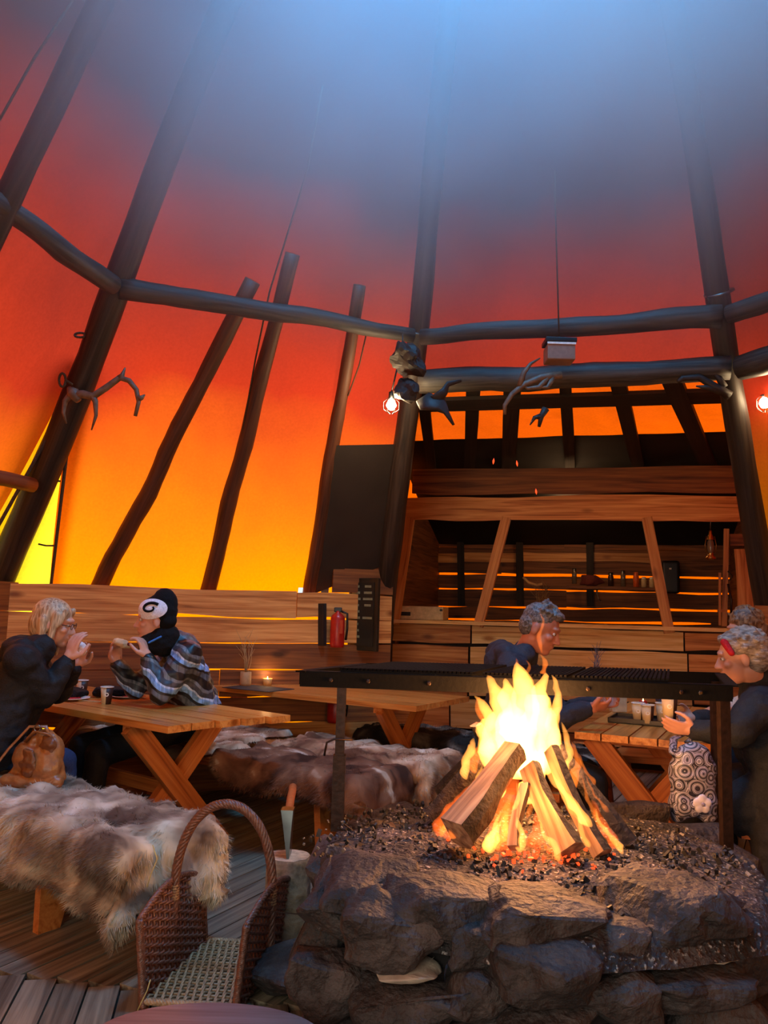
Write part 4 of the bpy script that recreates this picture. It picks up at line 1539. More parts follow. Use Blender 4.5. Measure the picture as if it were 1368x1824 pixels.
# pale round stool top in the foreground and boulder beside hearth
pt = at(390, 1808, 1.95)
t = thing('stump_stool', 'pinkish smooth wooden stool top at the bottom edge', 'stool', (pt.x, pt.y, 0))
bm = bmesh.new()
bmesh.ops.create_cone(bm, cap_ends=True, segments=40, radius1=.27, radius2=.27, depth=.07)
bmesh.ops.bevel(bm, geom=[e for e in bm.edges if abs(e.verts[0].co.z - e.verts[1].co.z) < .01], offset=.02, segments=3, affect='EDGES')
for v in bm.verts:
    v.co.x *= 1.0; v.co.y *= .62
put('seat', bm_mesh(bm), wood('pinkish_seat', ('#6a4a40', '#947064', '#a9887c'), .6, knots=False), t, Matrix.Translation(pt - Vector((-.0, .13, .02))), smooth=True)
for a in range(3):
    an = a * 2.09 + .5
    q = pt - Vector((0, .13, .05))
    log('leg', (q.x + .1 * math.cos(an), q.y + .07 * math.sin(an), q.z), (q.x + .17 * math.cos(an), q.y + .12 * math.sin(an), 0), .022, .018, M_dark, t, seg=3, wob=0)
pb = hz(500, 1745, 0.08)
put('boulder', rock_mesh(.34, .34, .17, 77, rough=.1, box=.5), M_stone, None, Matrix.Translation((pb.x, pb.y + .08, .075)), label='grey boulder on the floor between basket and hearth', cat='stone')
# ------------------------------------------------------------------ tables and benches
def rot2(v):
    return Vector((-v.y, v.x, 0))


def trestle_table(label, A, u, w, Ln, W, h, np_=5, mat=M_table, ext=None, leg_in=.28, spread=.62, group='plank tables'):
    u, w = Vector(u).normalized(), Vector(w).normalized()
    A = Vector((A.x, A.y, 0))
    t = thing('trestle_table', label, 'table', A, group=group)
    pw = W / np_
    for i in range(np_):
        c = A + w * (pw * (i + .5)) + Vector((0, 0, h - .017))
        e = (ext[i] if ext else 0)
        board('table_plank', c - u * e, c + u * Ln, w, pw - .008, .034, mat, t, live=.001, seg=2)
    for a in (leg_in, Ln - leg_in):
        c = A + u * a + w * (W / 2)
        for s in (-1, 1):
            p0 = c + w * (s * spread / 2) + u * (.022 * s)
            p1 = c - w * (s * spread / 2 * 1.05) + u * (.022 * s)
            board('leg', p0 + Vector((0, 0, h - .05)), p1 + Vector((0, 0, .01)), u.cross(p1 - p0), .095, .04, M_trestle, t, live=0, seg=1) if False else \
                board('leg', p0 + Vector((0, 0, h - .04)), p1 + Vector((0, 0, .005)), w, .11, .045, M_trestle, t, live=0, seg=1)
        board('cleat', c - w * (W * .44) + Vector((0, 0, h - .055)), c + w * (W * .44) + Vector((0, 0, h - .055)), u, .06, .035, M_trestle, t, live=0, seg=1)
    m0 = A + u * (leg_in + .02) + w * (W / 2) + Vector((0, 0, h * .45))
    board('stretcher', m0, m0 + u * (Ln - 2 * leg_in - .04), (0, 0, 1), .07, .03, M_trestle, t, live=0, seg=1)
    return t


def bench(label, P, u, Ln, W=.36, h=.44, leg_a=(.3, None), mat=M_trestle):
    u = Vector(u).normalized(); w = rot2(u)
    P = Vector((P.x, P.y, 0))
    t = thing('bench', label, 'bench', P, group='fur covered benches')
    board('seat_plank', P + Vector((0, 0, h - .02)), P + u * Ln + Vector((0, 0, h - .02)), w, W, .04, mat, t, live=.002, seg=2)
    for a, sg in ((leg_a[0], -1), (Ln - .3, 1)):
        c = P + u * a
        lean = u * (.07 * sg)
        # leg board with a V cut at the bottom
        prof = [(-W * .40, h - .04), (W * .40, h - .04), (W * .50, 0), (W * .22, 0), (0, h * .45), (-W * .22, 0), (-W * .50, 0)]
        vs = []
        for off in (-.02, .02):
            for b_, z in prof:
                vs.append(c + w * b_ + lean * (1 - z / h) + u * off + Vector((0, 0, z)))
        n = 7
        fs = [(0, 4, 1), (0, 6, 4), (6, 5, 4), (4, 3, 2), (4, 2, 1)]
        fs = fs + [tuple(i + n for i in reversed(f)) for f in fs] + [(i, (i + 1) % n, n + (i + 1) % n, n + i) for i in range(n)]
        put('leg', mesh('leg', vs, fs), mat, t)
    return t, P, u, w, W, h


def fur_mat(name, cols):
    m, nt, bs = newmat(name)
    tc = node(nt, 'ShaderNodeTexCoord')
    n1 = node(nt, 'ShaderNodeTexNoise'); n1.inputs['Scale'].default_value = 4.5; n1.inputs['Detail'].default_value = 3; n1.inputs['Distortion'].default_value = .6
    L(nt, tc.outputs['Object'], n1.inputs['Vector'])
    rp = ramp(nt, n1.outputs[0], [(.36, cols[0]), (.48, cols[1]), (.60, cols[2]), (.7, cols[3])])
    L(nt, rp.outputs[0], bs.inputs['Base Color'])
    bs.inputs['Roughness'].default_value = .85
    bs.inputs['Specular IOR Level'].default_value = .2
    return m


M_furA = fur_mat('grey_cream_fur', ('#5c4a3c', '#988670', '#c4b69c', '#dcd2bc'))
M_furB = fur_mat('tan_cream_fur', ('#6a4632', '#a88060', '#cfb494', '#e8dcc6'))
M_furC = fur_mat('brown_fur', ('#3a2318', '#6a4430', '#8a6248', '#d9cbb4'))
M_furD = fur_mat('dark_fur', ('#1a1411', '#2e2620', '#5c5044', '#a89c88'))


def hide(label, B, a_c, b_c, ha, hb, seed, mat, nfur=7000, thick=.028, flen=.035, drop_limit=.40):
    t_, P, u, w, W, h = B
    NA, NB = 54, 40
    half = W / 2 + .012
    idx = {}
    vs, fs, nr = [], [], []

    def fold(a, b):
        e1 = max(0, abs(b) - half)
        e2 = max(0, -a)
        e3 = max(0, a - LN)
        pb_ = max(-half, min(half, b))
        pa_ = max(-.01, min(LN + .01, a))
        e = math.sqrt(e1 * e1 + e2 * e2 + e3 * e3)
        o = Vector((0, 0, 0))
        if e1: o += w * math.copysign(min(.035, e1) + .02 * noise.noise(Vector((a * 6, b * 6, seed))) , b)
        if e2: o -= u * (min(.035, e2) + .02 * noise.noise(Vector((a * 6, b * 6, seed))))
        if e3: o += u * min(.03, e3)
        z = h + .012 - max(0, e - .012)
        p = P + u * pa_ + w * pb_ + o + Vector((0, 0, z))
        return p

    LN = B_LEN[t_.name]
    for i in range(NA + 1):
        for j in range(NB + 1):
            s, r = -1 + 2 * i / NA, -1 + 2 * j / NB
            vs.append(fold(a_c + s * ha, b_c + r * hb))
    me0 = []

    def inside_(i, j):
        s, r = -1 + 2 * (i + .5) / NA, -1 + 2 * (j + .5) / NB
        th = math.atan2(r, s)
        lim = .84 + .10 * math.cos(4 * (th - .78)) * 1.0 + .10 * noise.noise(Vector((math.cos(th) * 2, math.sin(th) * 2, seed)))
        return (abs(s) ** 3.2 + abs(r) ** 3.2) ** (1 / 3.2) < lim + .08
    w_ = NB + 1
    for i in range(NA):
        for j in range(NB):
            if inside_(i, j):
                fs.append((i * w_ + j, (i + 1) * w_ + j, (i + 1) * w_ + j + 1, i * w_ + j + 1))
    me = mesh('hide', vs, fs)
    bm = bmesh.new(); bm.from_mesh(me)
    bmesh.ops.delete(bm, geom=[v for v in bm.verts if not v.link_faces], context='VERTS')
    bm.normal_update()
    # outward normals
    up = sum((f.normal.z for f in bm.faces))
    if up < 0:
        bmesh.ops.reverse_faces(bm, faces=bm.faces)
        bm.normal_update()
    for v in bm.verts:
        n = v.normal
        d = thick * (.55 + .8 * noise.noise(v.co * 7 + Vector((seed, 0, 0))) + .55 * noise.noise(v.co * 17)) + .012
        if v.is_boundary: d = .004
        v.co = v.co + n * max(.002, d)
    for v in bm.verts:
        v.co.z = max(v.co.z, .012)
    bm.normal_update()
    faces = list(bm.faces)
    rr = random.Random(seed)
    areas = [f.calc_area() for f in faces]
    fv, ff = [], []
    picks = rr.choices(faces, weights=areas, k=nfur)
    comb0 = (u * rr.choice((-1, 1)) + w * .3) * .5
    for f in picks:
        c = [l.vert.co for l in f.loops]
        a_, b_ = rr.random(), rr.random()
        p = c[0].lerp(c[1], a_).lerp(c[3].lerp(c[2], a_), b_)
        n = f.normal
        comb = comb0 + Vector((noise.noise(p * 5 + Vector((seed, 3, 0))), noise.noise(p * 5 + Vector((0, seed, 9))), -.9))
        d = (n * .55 + comb * .75 + Vector((rr.uniform(-.3, .3), rr.uniform(-.3, .3), rr.uniform(-.3, .3)))).normalized()
        l_ = flen * rr.uniform(.6, 1.3)
        s = d.cross(n)
        if s.length < 1e-4: continue
        s = s.normalized() * .0016
        q = len(fv)
        tip = p + d * l_ + n * .004
        tip.z = max(tip.z, .006)
        fv += [p - s - n * .003, p + s - n * .003, tip]
        ff.append((q, q + 1, q + 2))
    me = bpy.data.meshes.new('hide'); bm.to_mesh(me); bm.free()
    o = put('reindeer_hide', me, mat, None, smooth=True, label=label, cat='fur hide', group=None)
    put('fur', mesh('fur', fv, ff), mat, o, kind='stuff')
    return o


B_LEN = {}


def mk_bench(*a, **k):
    B = bench(*a, **k)
    B_LEN[B[0].name] = a[3]
    return B


TH = .74
A1, B1_, C1 = hz(298, 1294, TH), hz(523, 1274, TH), hz(78, 1255, TH)
u1 = (C1 - A1); u1.z = 0; u1.normalize()
w1 = rot2(u1)
if w1.dot(B1_ - A1) < 0: w1 = -w1
trestle_table('honey-brown plank table with two eaters and paper cups on it', A1, u1, w1, 2.0, .73, TH, 5, ext=(0, .0, .03, .06, .10), leg_in=.38)
A2, B2_, C2 = hz(741, 1258, TH), hz(862, 1241, TH), hz(372, 1221, TH)
u2 = (C2 - A2); u2.z = 0; u2.normalize()
w2 = rot2(u2)
if w2.dot(B2_ - A2) < 0: w2 = -w2
trestle_table('plank table behind the grill with a twig vase and candle', A2, u2, w2, 2.2, .75, TH, 5, leg_in=.30)
L3, R3 = hz(1022, 1303, TH), hz(1279, 1327, TH)
w3 = (R3 - L3); w3.z = 0; W3 = w3.length; w3.normalize()
u3 = rot2(w3)
if u3.y < 0: u3 = -u3
trestle_table('plank table right of fire with a tray of paper cups', L3, u3, w3, 1.6, W3, TH, 5, leg_in=.22, spread=W3 * .85)

bu1 = Vector((-.79, .61, 0)).normalized()
bP1 = Vector((-.80, 3.15, 0))
bn1 = mk_bench('bench under the grey fur nearest the camera', bP1, bu1, 2.4, .34, .43, leg_a=(.62, None))
bu2 = Vector((-.835, .55, 0)).normalized()
bw2 = Vector((.55, .835, 0)).normalized()
near2 = Vector((-.10, 4.17, 0))
bn2 = mk_bench('bench of the man in the striped jacket, beyond the first table', near2 + bw2 * .19, bu2, 2.6, .36, .43)
bn3 = mk_bench('bench in front of the table with the twig vase', near2 + bw2 * .62 + Vector((.10, -.03, 0)), bu2, 2.4, .36, .45)
bn4 = mk_bench('bench along the plank front of the bar', Vector((1.9, 5.25, 0)), Vector((-1.8, .55, 0)), 2.1, .34, .44)
bn5 = mk_bench('bench of the man behind the fire', L3 - w3 * .22 + u3 * -.05 - Vector((0, 0, TH)), u3, 1.7, .32, .44)
bn6 = mk_bench('bench of the two women right of the fire', L3 + w3 * (W3 + .26) + u3 * -.25 - Vector((0, 0, TH)), u3, 1.9, .32, .44)

hide('grey and cream reindeer hide hanging to the floor behind the basket', bn1, .38, .02, .74, .46, 3, M_furA, 26000, thick=.050, flen=.028)
hide('brown and cream hide at the left end of the nearest bench', bn1, 1.42, .02, .62, .30, 14, M_furA, 14000, thick=.035, flen=.025)
hide('reddish brown hide with pale flanks hanging down beyond the first table', bn2, .36, -.02, .72, .40, 25, M_furC, 14000, thick=.035, flen=.025)
hide('tan hide under the man in the striped jacket', bn2, 1.72, 0, .72, .27, 31, M_furB, 5000)
hide('light tan and cream hide behind the grill post', bn3, .40, -.02, .74, .34, 47, M_furB, 16000, thick=.04, flen=.024)
hide('cream hide at the far end of the middle bench', bn3, 1.75, 0, .60, .26, 52, M_furB, 4000)
hide('dark hide with pale patches on the bar bench left of fire', bn4, 1.62, -.02, .52, .36, 63, M_furD, 8000, thick=.035)
hide('dark fur under the man behind the fire', bn5, .8, 0, .7, .22, 71, M_furD, 3000)

# ------------------------------------------------------------------ things on the wall and in the kitchen
hw1 = Vector((n1.x, n1.y, 0)).normalized()


def wp(x, y, off=0.0):
    return onplane(x, y, a1 - hw1 * (.02 + off), hw1)


ew = (b1 - a1); ew.z = 0; ew.normalize()


def onwall(name, x, y, me, mat, parent=None, off=0.0, **kw):
    p = wp(x, y, off)
    return put(name, me, mat, parent, frame(p, ew, (0, 0, 1)), **kw)        # local x along the wall, y up, z towards the room or away


sgn_ = 1 if ew.cross(Vector((0, 0, 1))).dot(hw1) < 0 else -1
pxm = (wp(600, 1100) - wp(601, 1100)).length
# menu board
t = thing('menu_board', 'black framed notice board with pale sheets left of kitchen pole', 'board', wp(646, 1095))
bw_, bh_ = 58 * pxm, 112 * pxm
c = wp(648, 1094, .03)
put('frame', bevel_box(bw_ + .05, bh_ + .05, .03, .006), simple('dark_green_frame', '#1c1c14', .5), t, frame(c, ew, (0, 0, 1)))
put('board_face', mesh('f', *box_vf(bw_ - .02, bh_ - .02, .01, (0, 0, .015 * sgn_))), simple('chalkboard', '#14170f', .7), t, frame(c, ew, (0, 0, 1)))
for r in range(9):
    for cx in (-.27, .22):
        if r in (4,) and cx > 0: continue
        ww = bw_ * (.26 + .12 * ((r * 7) % 3) / 2)
        if r > 5 and cx > 0: continue
        put('text_line', mesh('f', *box_vf(ww, bh_ * .035, .002, (cx * bw_, bh_ * (.42 - r * .095), .021 * sgn_))), simple('chalk_%d' % r, '#7d8468', .8) if r == 0 and cx < 0 else bpy.data.materials['chalk_0'], t, frame(c, ew, (0, 0, 1)))


def extinguisher(label, x, y, hpx, wpx, yellow=False):
    Hh, r_ = hpx * pxm, wpx * pxm / 2
    p = wp(x, y + hpx / 2, r_ + .03)
    t = thing('fire_extinguisher', label, 'fire extinguisher', p)
    vs, fs = lathe_vf([(.001, 0), (r_ * .9, 0), (r_, .02), (r_, Hh * .78), (r_ * .8, Hh * .86), (r_ * .35, Hh * .92), (r_ * .3, Hh * .97), (.001, Hh * .98)], 20)
    put('cylinder', mesh('c', vs, fs), M_red, t, Matrix.Translation(p), smooth=True)
    put('valve_handle', bevel_box(r_ * 1.1, r_ * .5, .035, .006), M_black, t, Matrix.Translation(p + Vector((0, 0, Hh))))
    tube('hose', [p + Vector((r_ * .3, 0, Hh * .97)), p + Vector((r_ * 1.3, 0, Hh * .9)), p + Vector((r_ * 1.35, 0, Hh * .5)), p + Vector((r_ * 1.2, 0, Hh * .2))], .009, M_black, t, n=6)
    fw = -hw1
    put('label_plate', bevel_box(r_ * 1.1, .004, Hh * (.25 if yellow else .35), .001), simple('yellow_label' if yellow else 'faded_label', '#d9a520' if yellow else '#b0442c', .5), t, frame(p + fw * (r_ + .001) + Vector((0, 0, Hh * .55)), ew, fw))
    return t


extinguisher('red fire extinguisher hanging left of the notice board', 600, 1122, 62, 24)
extinguisher('red fire extinguisher with yellow label low behind the grill post', 597, 1262, 50, 28, True)
board('wall_bracket', wp(574, 1150, .015), wp(574, 1075, .015), ew, 14 * pxm, .03, M_dark, label='dark upright board beside the upper red extinguisher', cat='board')

# kitchen things
def fpp(x, y, off=.15):
    return fp(x, y, off)


sc_ = (fp(1000, 1100, .15) - fp(1001, 1100, .15)).length
t = thing('appliance_box', 'long cream coloured box on the left of the bar counter', 'box', fpp(745, 1102))
M_cream = simple('cream_enamel', '#c8b080', .5)
put('body', bevel_box(105 * sc_, .28, 26 * sc_, .012), M_cream, t, frame(fpp(746, 1092), e2, nk))
put('slot', bevel_box(34 * sc_, .01, 7 * sc_, .002), M_black, t, frame(fpp(722, 1093) - nk * .145, e2, nk))
put('button', bevel_box(5 * sc_, .01, 4 * sc_, .002), M_black, t, frame(fpp(791, 1087) - nk * .145, e2, nk))
# shelf and its jars
shp = lambda x, y: bp(x, y, -.3)
scb = (shp(1000, 1040) - shp(1001, 1040)).length
board('wall_shelf', shp(1010, 1046), shp(1172, 1050), nk, .22, .03, M_slat, label='dark shelf on the back wall of the kitchen', cat='shelf')
M_glassj = simple('jar_glass', '#6a5c4c', .15, spec=.8)
M_orange = simple('orange_plastic', '#d8602a', .4)


def jar(x, y0, y1, wpx, mat, label, lid=None, cat='jar'):
    p = shp(x, y1)
    r_, Hh = wpx * scb / 2, (y1 - y0) * scb
    t = thing('kitchen_jar', label, cat, p, group='jars on the kitchen shelf')
    vs, fs = lathe_vf([(.001, 0), (r_, 0), (r_, Hh * .7), (r_ * .75, Hh * .82), (r_ * .7, Hh * .84)], 14)
    put('jar_body', mesh('j', vs, fs), mat, t, Matrix.Translation(p), smooth=True)
    vs, fs = lathe_vf([(r_ * .8, Hh * .82), (r_ * .8, Hh), (.001, Hh)], 14)
    put('lid', mesh('j', vs, fs), lid or M_steel, t, Matrix.Translation(p), smooth=True)


jar(1023, 1012, 1040, 9, M_glassj, 'tall grey jar at the left end of the kitchen shelf')
jar(1088, 1020, 1044, 10, simple('dark_jar', '#3a2420', .4), 'dark squat jar in the middle of kitchen shelf')
jar(1110, 1016, 1045, 9, M_glassj, 'clear glass jar left of the orange container')
jar(1133, 1019, 1046, 10, M_orange, 'orange container on the kitchen shelf', M_orange)
jar(1147, 1028, 1046, 9, M_cream, 'first pale small jar right of the orange container', M_white)
jar(1161, 1028, 1047, 9, M_cream, 'second pale small jar, next to the slanting post', M_white)
p = shp(1053, 1033)
put('cloth_bundle', rock_mesh(52 * scb, .14, 24 * scb, 4, rough=.25, box=.3), simple('dark_red_cloth', '#5a1f1c', .9), None, Matrix.Translation(p), smooth=True, label='dark red cloth bundle on the kitchen shelf', cat='cloth')
p = bp(1194, 1028, -.15)
t = thing('paper_dispenser', 'black rounded dispenser on the back wall right of slanting post', 'dispenser', p)
put('casing', bevel_box(30 * scb, .16, 58 * scb, .03, 3), M_black, t, frame(p, e2, nk), smooth=False)
put('window', bevel_box(4 * scb, .01, 3 * scb, .002), M_white, t, frame(bp(1194, 1013, -.24), e2, nk))
# bright ladle shapes under the shelf
tube('ladle', [shp(1064, 1046), shp(1063, 1056), shp(1066, 1066), shp(1070, 1070)], .008, M_steel, n=6, label='small shiny ladle hanging under the kitchen shelf', cat='ladle')

# hanging lantern
p = fp(1266, 985, -.03)
t = thing('hanging_lantern', 'slim brass lantern hanging from the fascia plank', 'lantern', p)
sl = (fp(1266, 985) - fp(1267, 985)).length
M_brass = simple('old_brass', '#b08a4c', .3, 1.0)
vs, fs = lathe_vf([(.001, -12 * sl), (9 * sl, -12 * sl), (10 * sl, -9 * sl), (5 * sl, -4 * sl), (6 * sl, 0)], 16)
put('base', mesh('l', vs, fs), M_brass, t, Matrix.Translation(p), smooth=True)
vs, fs = lathe_vf([(5 * sl, 0), (7 * sl, 9 * sl), (6 * sl, 20 * sl), (4 * sl, 26 * sl)], 16)
put('glass_chimney', mesh('l', vs, fs), M_glassj, t, Matrix.Translation(p), smooth=True)
vs, fs = lathe_vf([(7 * sl, 25 * sl), (6 * sl, 30 * sl), (3 * sl, 36 * sl), (3 * sl, 42 * sl), (.001, 44 * sl)], 16)
put('cap', mesh('l', vs, fs), M_brass, t, Matrix.Translation(p), smooth=True)
for s in (-1, 1):
    tube('side_wire', [p + e2 * s * 8 * sl, p + e2 * s * 10 * sl + Vector((0, 0, 15 * sl)), p + e2 * s * 7 * sl + Vector((0, 0, 32 * sl))], .004, M_brass, t, n=5)
tube('chain', [p + Vector((0, 0, 44 * sl)), fp(1266, 920, -.03)], .005, M_steel, t, n=5)

# chair-like rack and upright boards at right
rk = thing('wooden_rack', 'narrow wooden ladder rack standing on the bar at right', 'rack', fp(1290, 1118))
board('upright', fp(1294, 942, -.02), fp(1290, 1116, -.02), e2, 9 * sl, .03, M_pine, rk, live=0)
board('upright', fp(1282, 1020, -.06), fp(1282, 1114, -.06), e2, 4 * sl, .02, M_pine, rk, live=0)
for y in (1088,):
    board('rung', fp(1278, y, -.04), fp(1294, y, -.04), (0, 0, 1), 5 * sl, .02, M_pine, rk, live=0)
tube('hook', [fp(1297, 1018, -.05), fp(1305, 1026, -.1), fp(1300, 1034, -.1)], .008, M_black, rk, n=6)
tube('strap', [fp(1297, 1040, -.05), fp(1303, 1070, -.05), fp(1302, 1100, -.05)], .010, M_black, rk, n=6)
cab = thing('board_partition', 'bright orange pine boards standing at the right end of bar', 'partition', fp(1340, 1118))
for x0_, x1_ in ((1318, 1344), (1353, 1392)):
    a_, b_ = fp(x0_ - 4, 972, .05), fp(x1_ - 20, 1118, .05)
    board('plank', fp((x0_ + x1_) / 2 - 6, 978, .03), fp((x0_ + x1_) / 2 + 2, 1120, .03), e2, (x1_ - x0_ + 8) * sl, .03, M_pine, cab, live=.006)
board('plank', fp(1300, 962, .04), fp(1420, 962, .04), (0, 0, 1), 22 * sl, .03, M_wall, cab)

# twigs
def twigs(name, base, h, n, spread, seed, mat, label=None, parent=None, kindthing=True):
    rr = random.Random(seed)
    parts = []
    for i in range(n):
        a = rr.uniform(0, 6.28); s = rr.uniform(.2, 1) * spread
        tip = base + Vector((math.cos(a) * s, math.sin(a) * s, h * rr.uniform(.7, 1)))
        mid = base.lerp(tip, .5) + Vector((rr.uniform(-.02, .02), rr.uniform(-.02, .02), 0))
        parts.append(tube_mesh([base, mid, tip], [.0035, .0028, .0012], 4))
        for q in range(3):
            b0_ = mid.lerp(tip, rr.random())
            parts.append(tube_mesh([b0_, b0_ + Vector((rr.uniform(-.05, .05), rr.uniform(-.05, .05), rr.uniform(.03, .09)))], [.002, .001], 4))
    return put(name, mesh('tw', *join_vf(parts)), mat, parent, smooth=True, **({'label': label, 'cat': 'twigs'} if label else {}))


M_twig = simple('pale_twig', '#b08c5c', .8)
p = hz(437, 1222, TH)
t = thing('vase', 'small wooden vase with dry twigs on the far left table', 'vase', p)
vs, fs = lathe_vf([(.001, 0), (.038, 0), (.041, .02), (.040, .10), (.034, .102), (.033, .02), (.001, .018)], 18)
put('pot', mesh('v', vs, fs), simple('birch_pot', '#b98a58', .7), t, Matrix.Translation(p), smooth=True)
twigs('twigs', p + Vector((0, 0, .05)), .30, 9, .07, 5, M_twig, None, t)
p = hz(476, 1221, TH)
t = thing('candle_glass', 'lit tea light in a small glass beside the vase', 'candle', p)
vs, fs = lathe_vf([(.001, 0), (.030, 0), (.036, .05), (.034, .05), (.028, .006), (.001, .006)], 18)
put('glass', mesh('g', vs, fs), simple('amber_glass', '#e0a860', .1), t, Matrix.Translation(p), smooth=True)
M_flame_s = newmat('candle_flame')[0]
M_flame_s.node_tree.nodes['Principled BSDF'].inputs['Emission Color'].default_value = (1, .6, .2, 1)
M_flame_s.node_tree.nodes['Principled BSDF'].inputs['Emission Strength'].default_value = 12
vs, fs = lathe_vf([(.001, .0), (.008, .012), (.005, .026), (.0005, .045)], 8)
put('candle_flame', mesh('g', vs, fs), M_flame_s, t, Matrix.Translation(p + Vector((0, 0, .02))), smooth=True)
add_light('candle_light', 'POINT', p + Vector((0, 0, .07)), (1, .6, .25), .8, size=.02)
vs, fs = box_vf(.42, .28, .004)
put('placemat', mesh('pm', vs, fs), simple('dark_placemat', '#2c2a2c', .8), None, frame(hz(460, 1226, TH + .002), u2, w2), label='dark place mat under the vase and candle', cat='mat')
# twig bundle on the counter above the man's head, and blue ones
twigs('dry_plant', fp(966, 1118, .1), .42, 14, .10, 9, simple('dry_plant', '#8a6a3c', .8), 'dry spiky plant on the counter above the grey-haired man')
tube('dry_seed_head', [fp(932, 1028, .12), fp(942, 1038, .12), fp(956, 1042, .12), fp(966, 1040, .12)], .012, simple('pale_husk', '#b89458', .8), n=7, label='pale curled husk left of the dry plant', cat='plant')
twigs('blue_twigs', hz(1130, 1262, TH) + Vector((0, .9, 0)), .36, 8, .05, 19, simple('blue_grey_twig', '#5c6274', .8), 'thin blue-grey twigs on the table behind the grill')


def cup(x, y, z, label, top=.035, h=.095, mat=None, lid=False, group='paper cups', pos=None):
    p = pos or hz(x, y, z)
    t = thing('paper_cup', label, 'cup', p, group=group)
    b = top * .74
    vs, fs = lathe_vf([(.001, .004), (b, 0), (top, h), (top * .96, h), (b * .95, .006), (.001, .006)], 20)
    m = bpy.data.materials.get('cup_paper')
    if not m:
        m, nt, bs = newmat('cup_paper')
        tc = node(nt, 'ShaderNodeTexCoord'); sp = node(nt, 'ShaderNodeSeparateXYZ'); L(nt, tc.outputs['Object'], sp.inputs[0])
        at_ = node(nt, 'ShaderNodeMath', operation='ARCTAN2'); L(nt, sp.outputs['Y'], at_.inputs[0]); L(nt, sp.outputs['X'], at_.inputs[1])
        rp = ramp(nt, None, [(.0, '#d8c6a0'), (.28, '#d8c6a0'), (.281, '#3a2018'), (.55, '#3a2018'), (.551, '#d8c6a0')])
        rp.color_ramp.interpolation = 'CONSTANT'
        mr = node(nt, 'ShaderNodeMapRange'); mr.inputs['From Min'].default_value = -math.pi; mr.inputs['From Max'].default_value = math.pi
        L(nt, at_.outputs[0], mr.inputs[0]); L(nt, mr.outputs[0], rp.inputs[0]); L(nt, rp.outputs[0], bs.inputs['Base Color'])
        bs.inputs['Roughness'].default_value = .5
    put('cup_body', mesh('cup', vs, fs), m, t, Matrix.Translation(p), smooth=True)
    pts = [(top * math.cos(a), top * math.sin(a), h) for a in np.linspace(0, 2 * math.pi, 25)]
    vs, fs = tube_mesh(pts, .0028, 6, caps=False)
    put('rim', mesh('rim', vs, fs), M_white, t, Matrix.Translation(p), smooth=True)
    # round mark printed on the side facing the camera
    n_ = Vector((-p.x, -p.y, 0)).normalized()
    s_ = Vector((-n_.y, n_.x, 0))
    vs = []
    for rr_ in (.006, .011):
        for i in range(16):
            a = 2 * math.pi * i / 16
            zz = h * .58 + rr_ * math.sin(a)
            r0_ = b + (top - b) * zz / h + .0012
            th_ = rr_ * math.cos(a) / r0_
            vs.append((n_ * math.cos(th_) + s_ * math.sin(th_)) * r0_ + Vector((0, 0, zz)))
    put('printed_ring', mesh('pr', vs, [(i, (i + 1) % 16, 16 + (i + 1) % 16, 16 + i) for i in range(16)]), M_white, t, Matrix.Translation(p))
    return t


cup(145, 1240, TH, 'paper cup beside the black glove on the first table')
cup(189, 1254, TH, 'paper cup standing nearest the edge of the first table')
for x, y, r_, m, lb, red in ((128, 1247, .10, M_white, 'white plate with red napkin before the blonde woman', True), (226, 1243, .10, M_white, 'white plate before the man with the beanie', True)):
    p = hz(x, y, TH)
    t = thing('plate', lb, 'plate', p)
    vs, fs = lathe_vf([(.001, .004), (r_ * .6, .004), (r_, .014), (r_, .017), (r_ * .58, .008), (.001, .008)], 28)
    put('dish', mesh('p', vs, fs), m, t, Matrix.Translation(p), smooth=True)
    bm = bmesh.new()
    bmesh.ops.create_grid(bm, x_segments=10, y_segments=10, size=r_ * .62)
    for v in bm.verts: v.co.z = .012 + .012 * abs(noise.noise(v.co * 18))
    put('napkin', bm_mesh(bm), simple('red_napkin', '#b01c22', .8), t, Matrix.Translation(p + Vector((-.02 if x < 200 else .04, 0, 0))) @ Matrix.Rotation(.5, 4, 'Z'))
p = hz(160, 1250, TH)
put('cutlery', mesh('k', *box_vf(.14, .014, .006)), M_cream, None, Matrix.Translation(p + Vector((.0, 0, .004))) @ Matrix.Rotation(-.2, 4, 'Z'), label='pale wooden knife beside the plate with red napkin', cat='cutlery')
for x, y, w_, h_, sd, lb in ((195, 1226, .25, .075, 3, 'pair of black knitted gloves on table before striped jacket'), (130, 1228, .16, .10, 6, 'black glove on the table behind the brown cup')):
    p = at(x + 2, y, 4.95 if x > 150 else 4.8)
    put('gloves', rock_mesh(w_, .16, h_, sd, rough=.35, box=.3), simple('black_wool', '#0b0b0d', .95, bump=1, bscale=80), None, Matrix.Translation((p.x, p.y, TH + .035)), smooth=True, label=lb, cat='gloves')

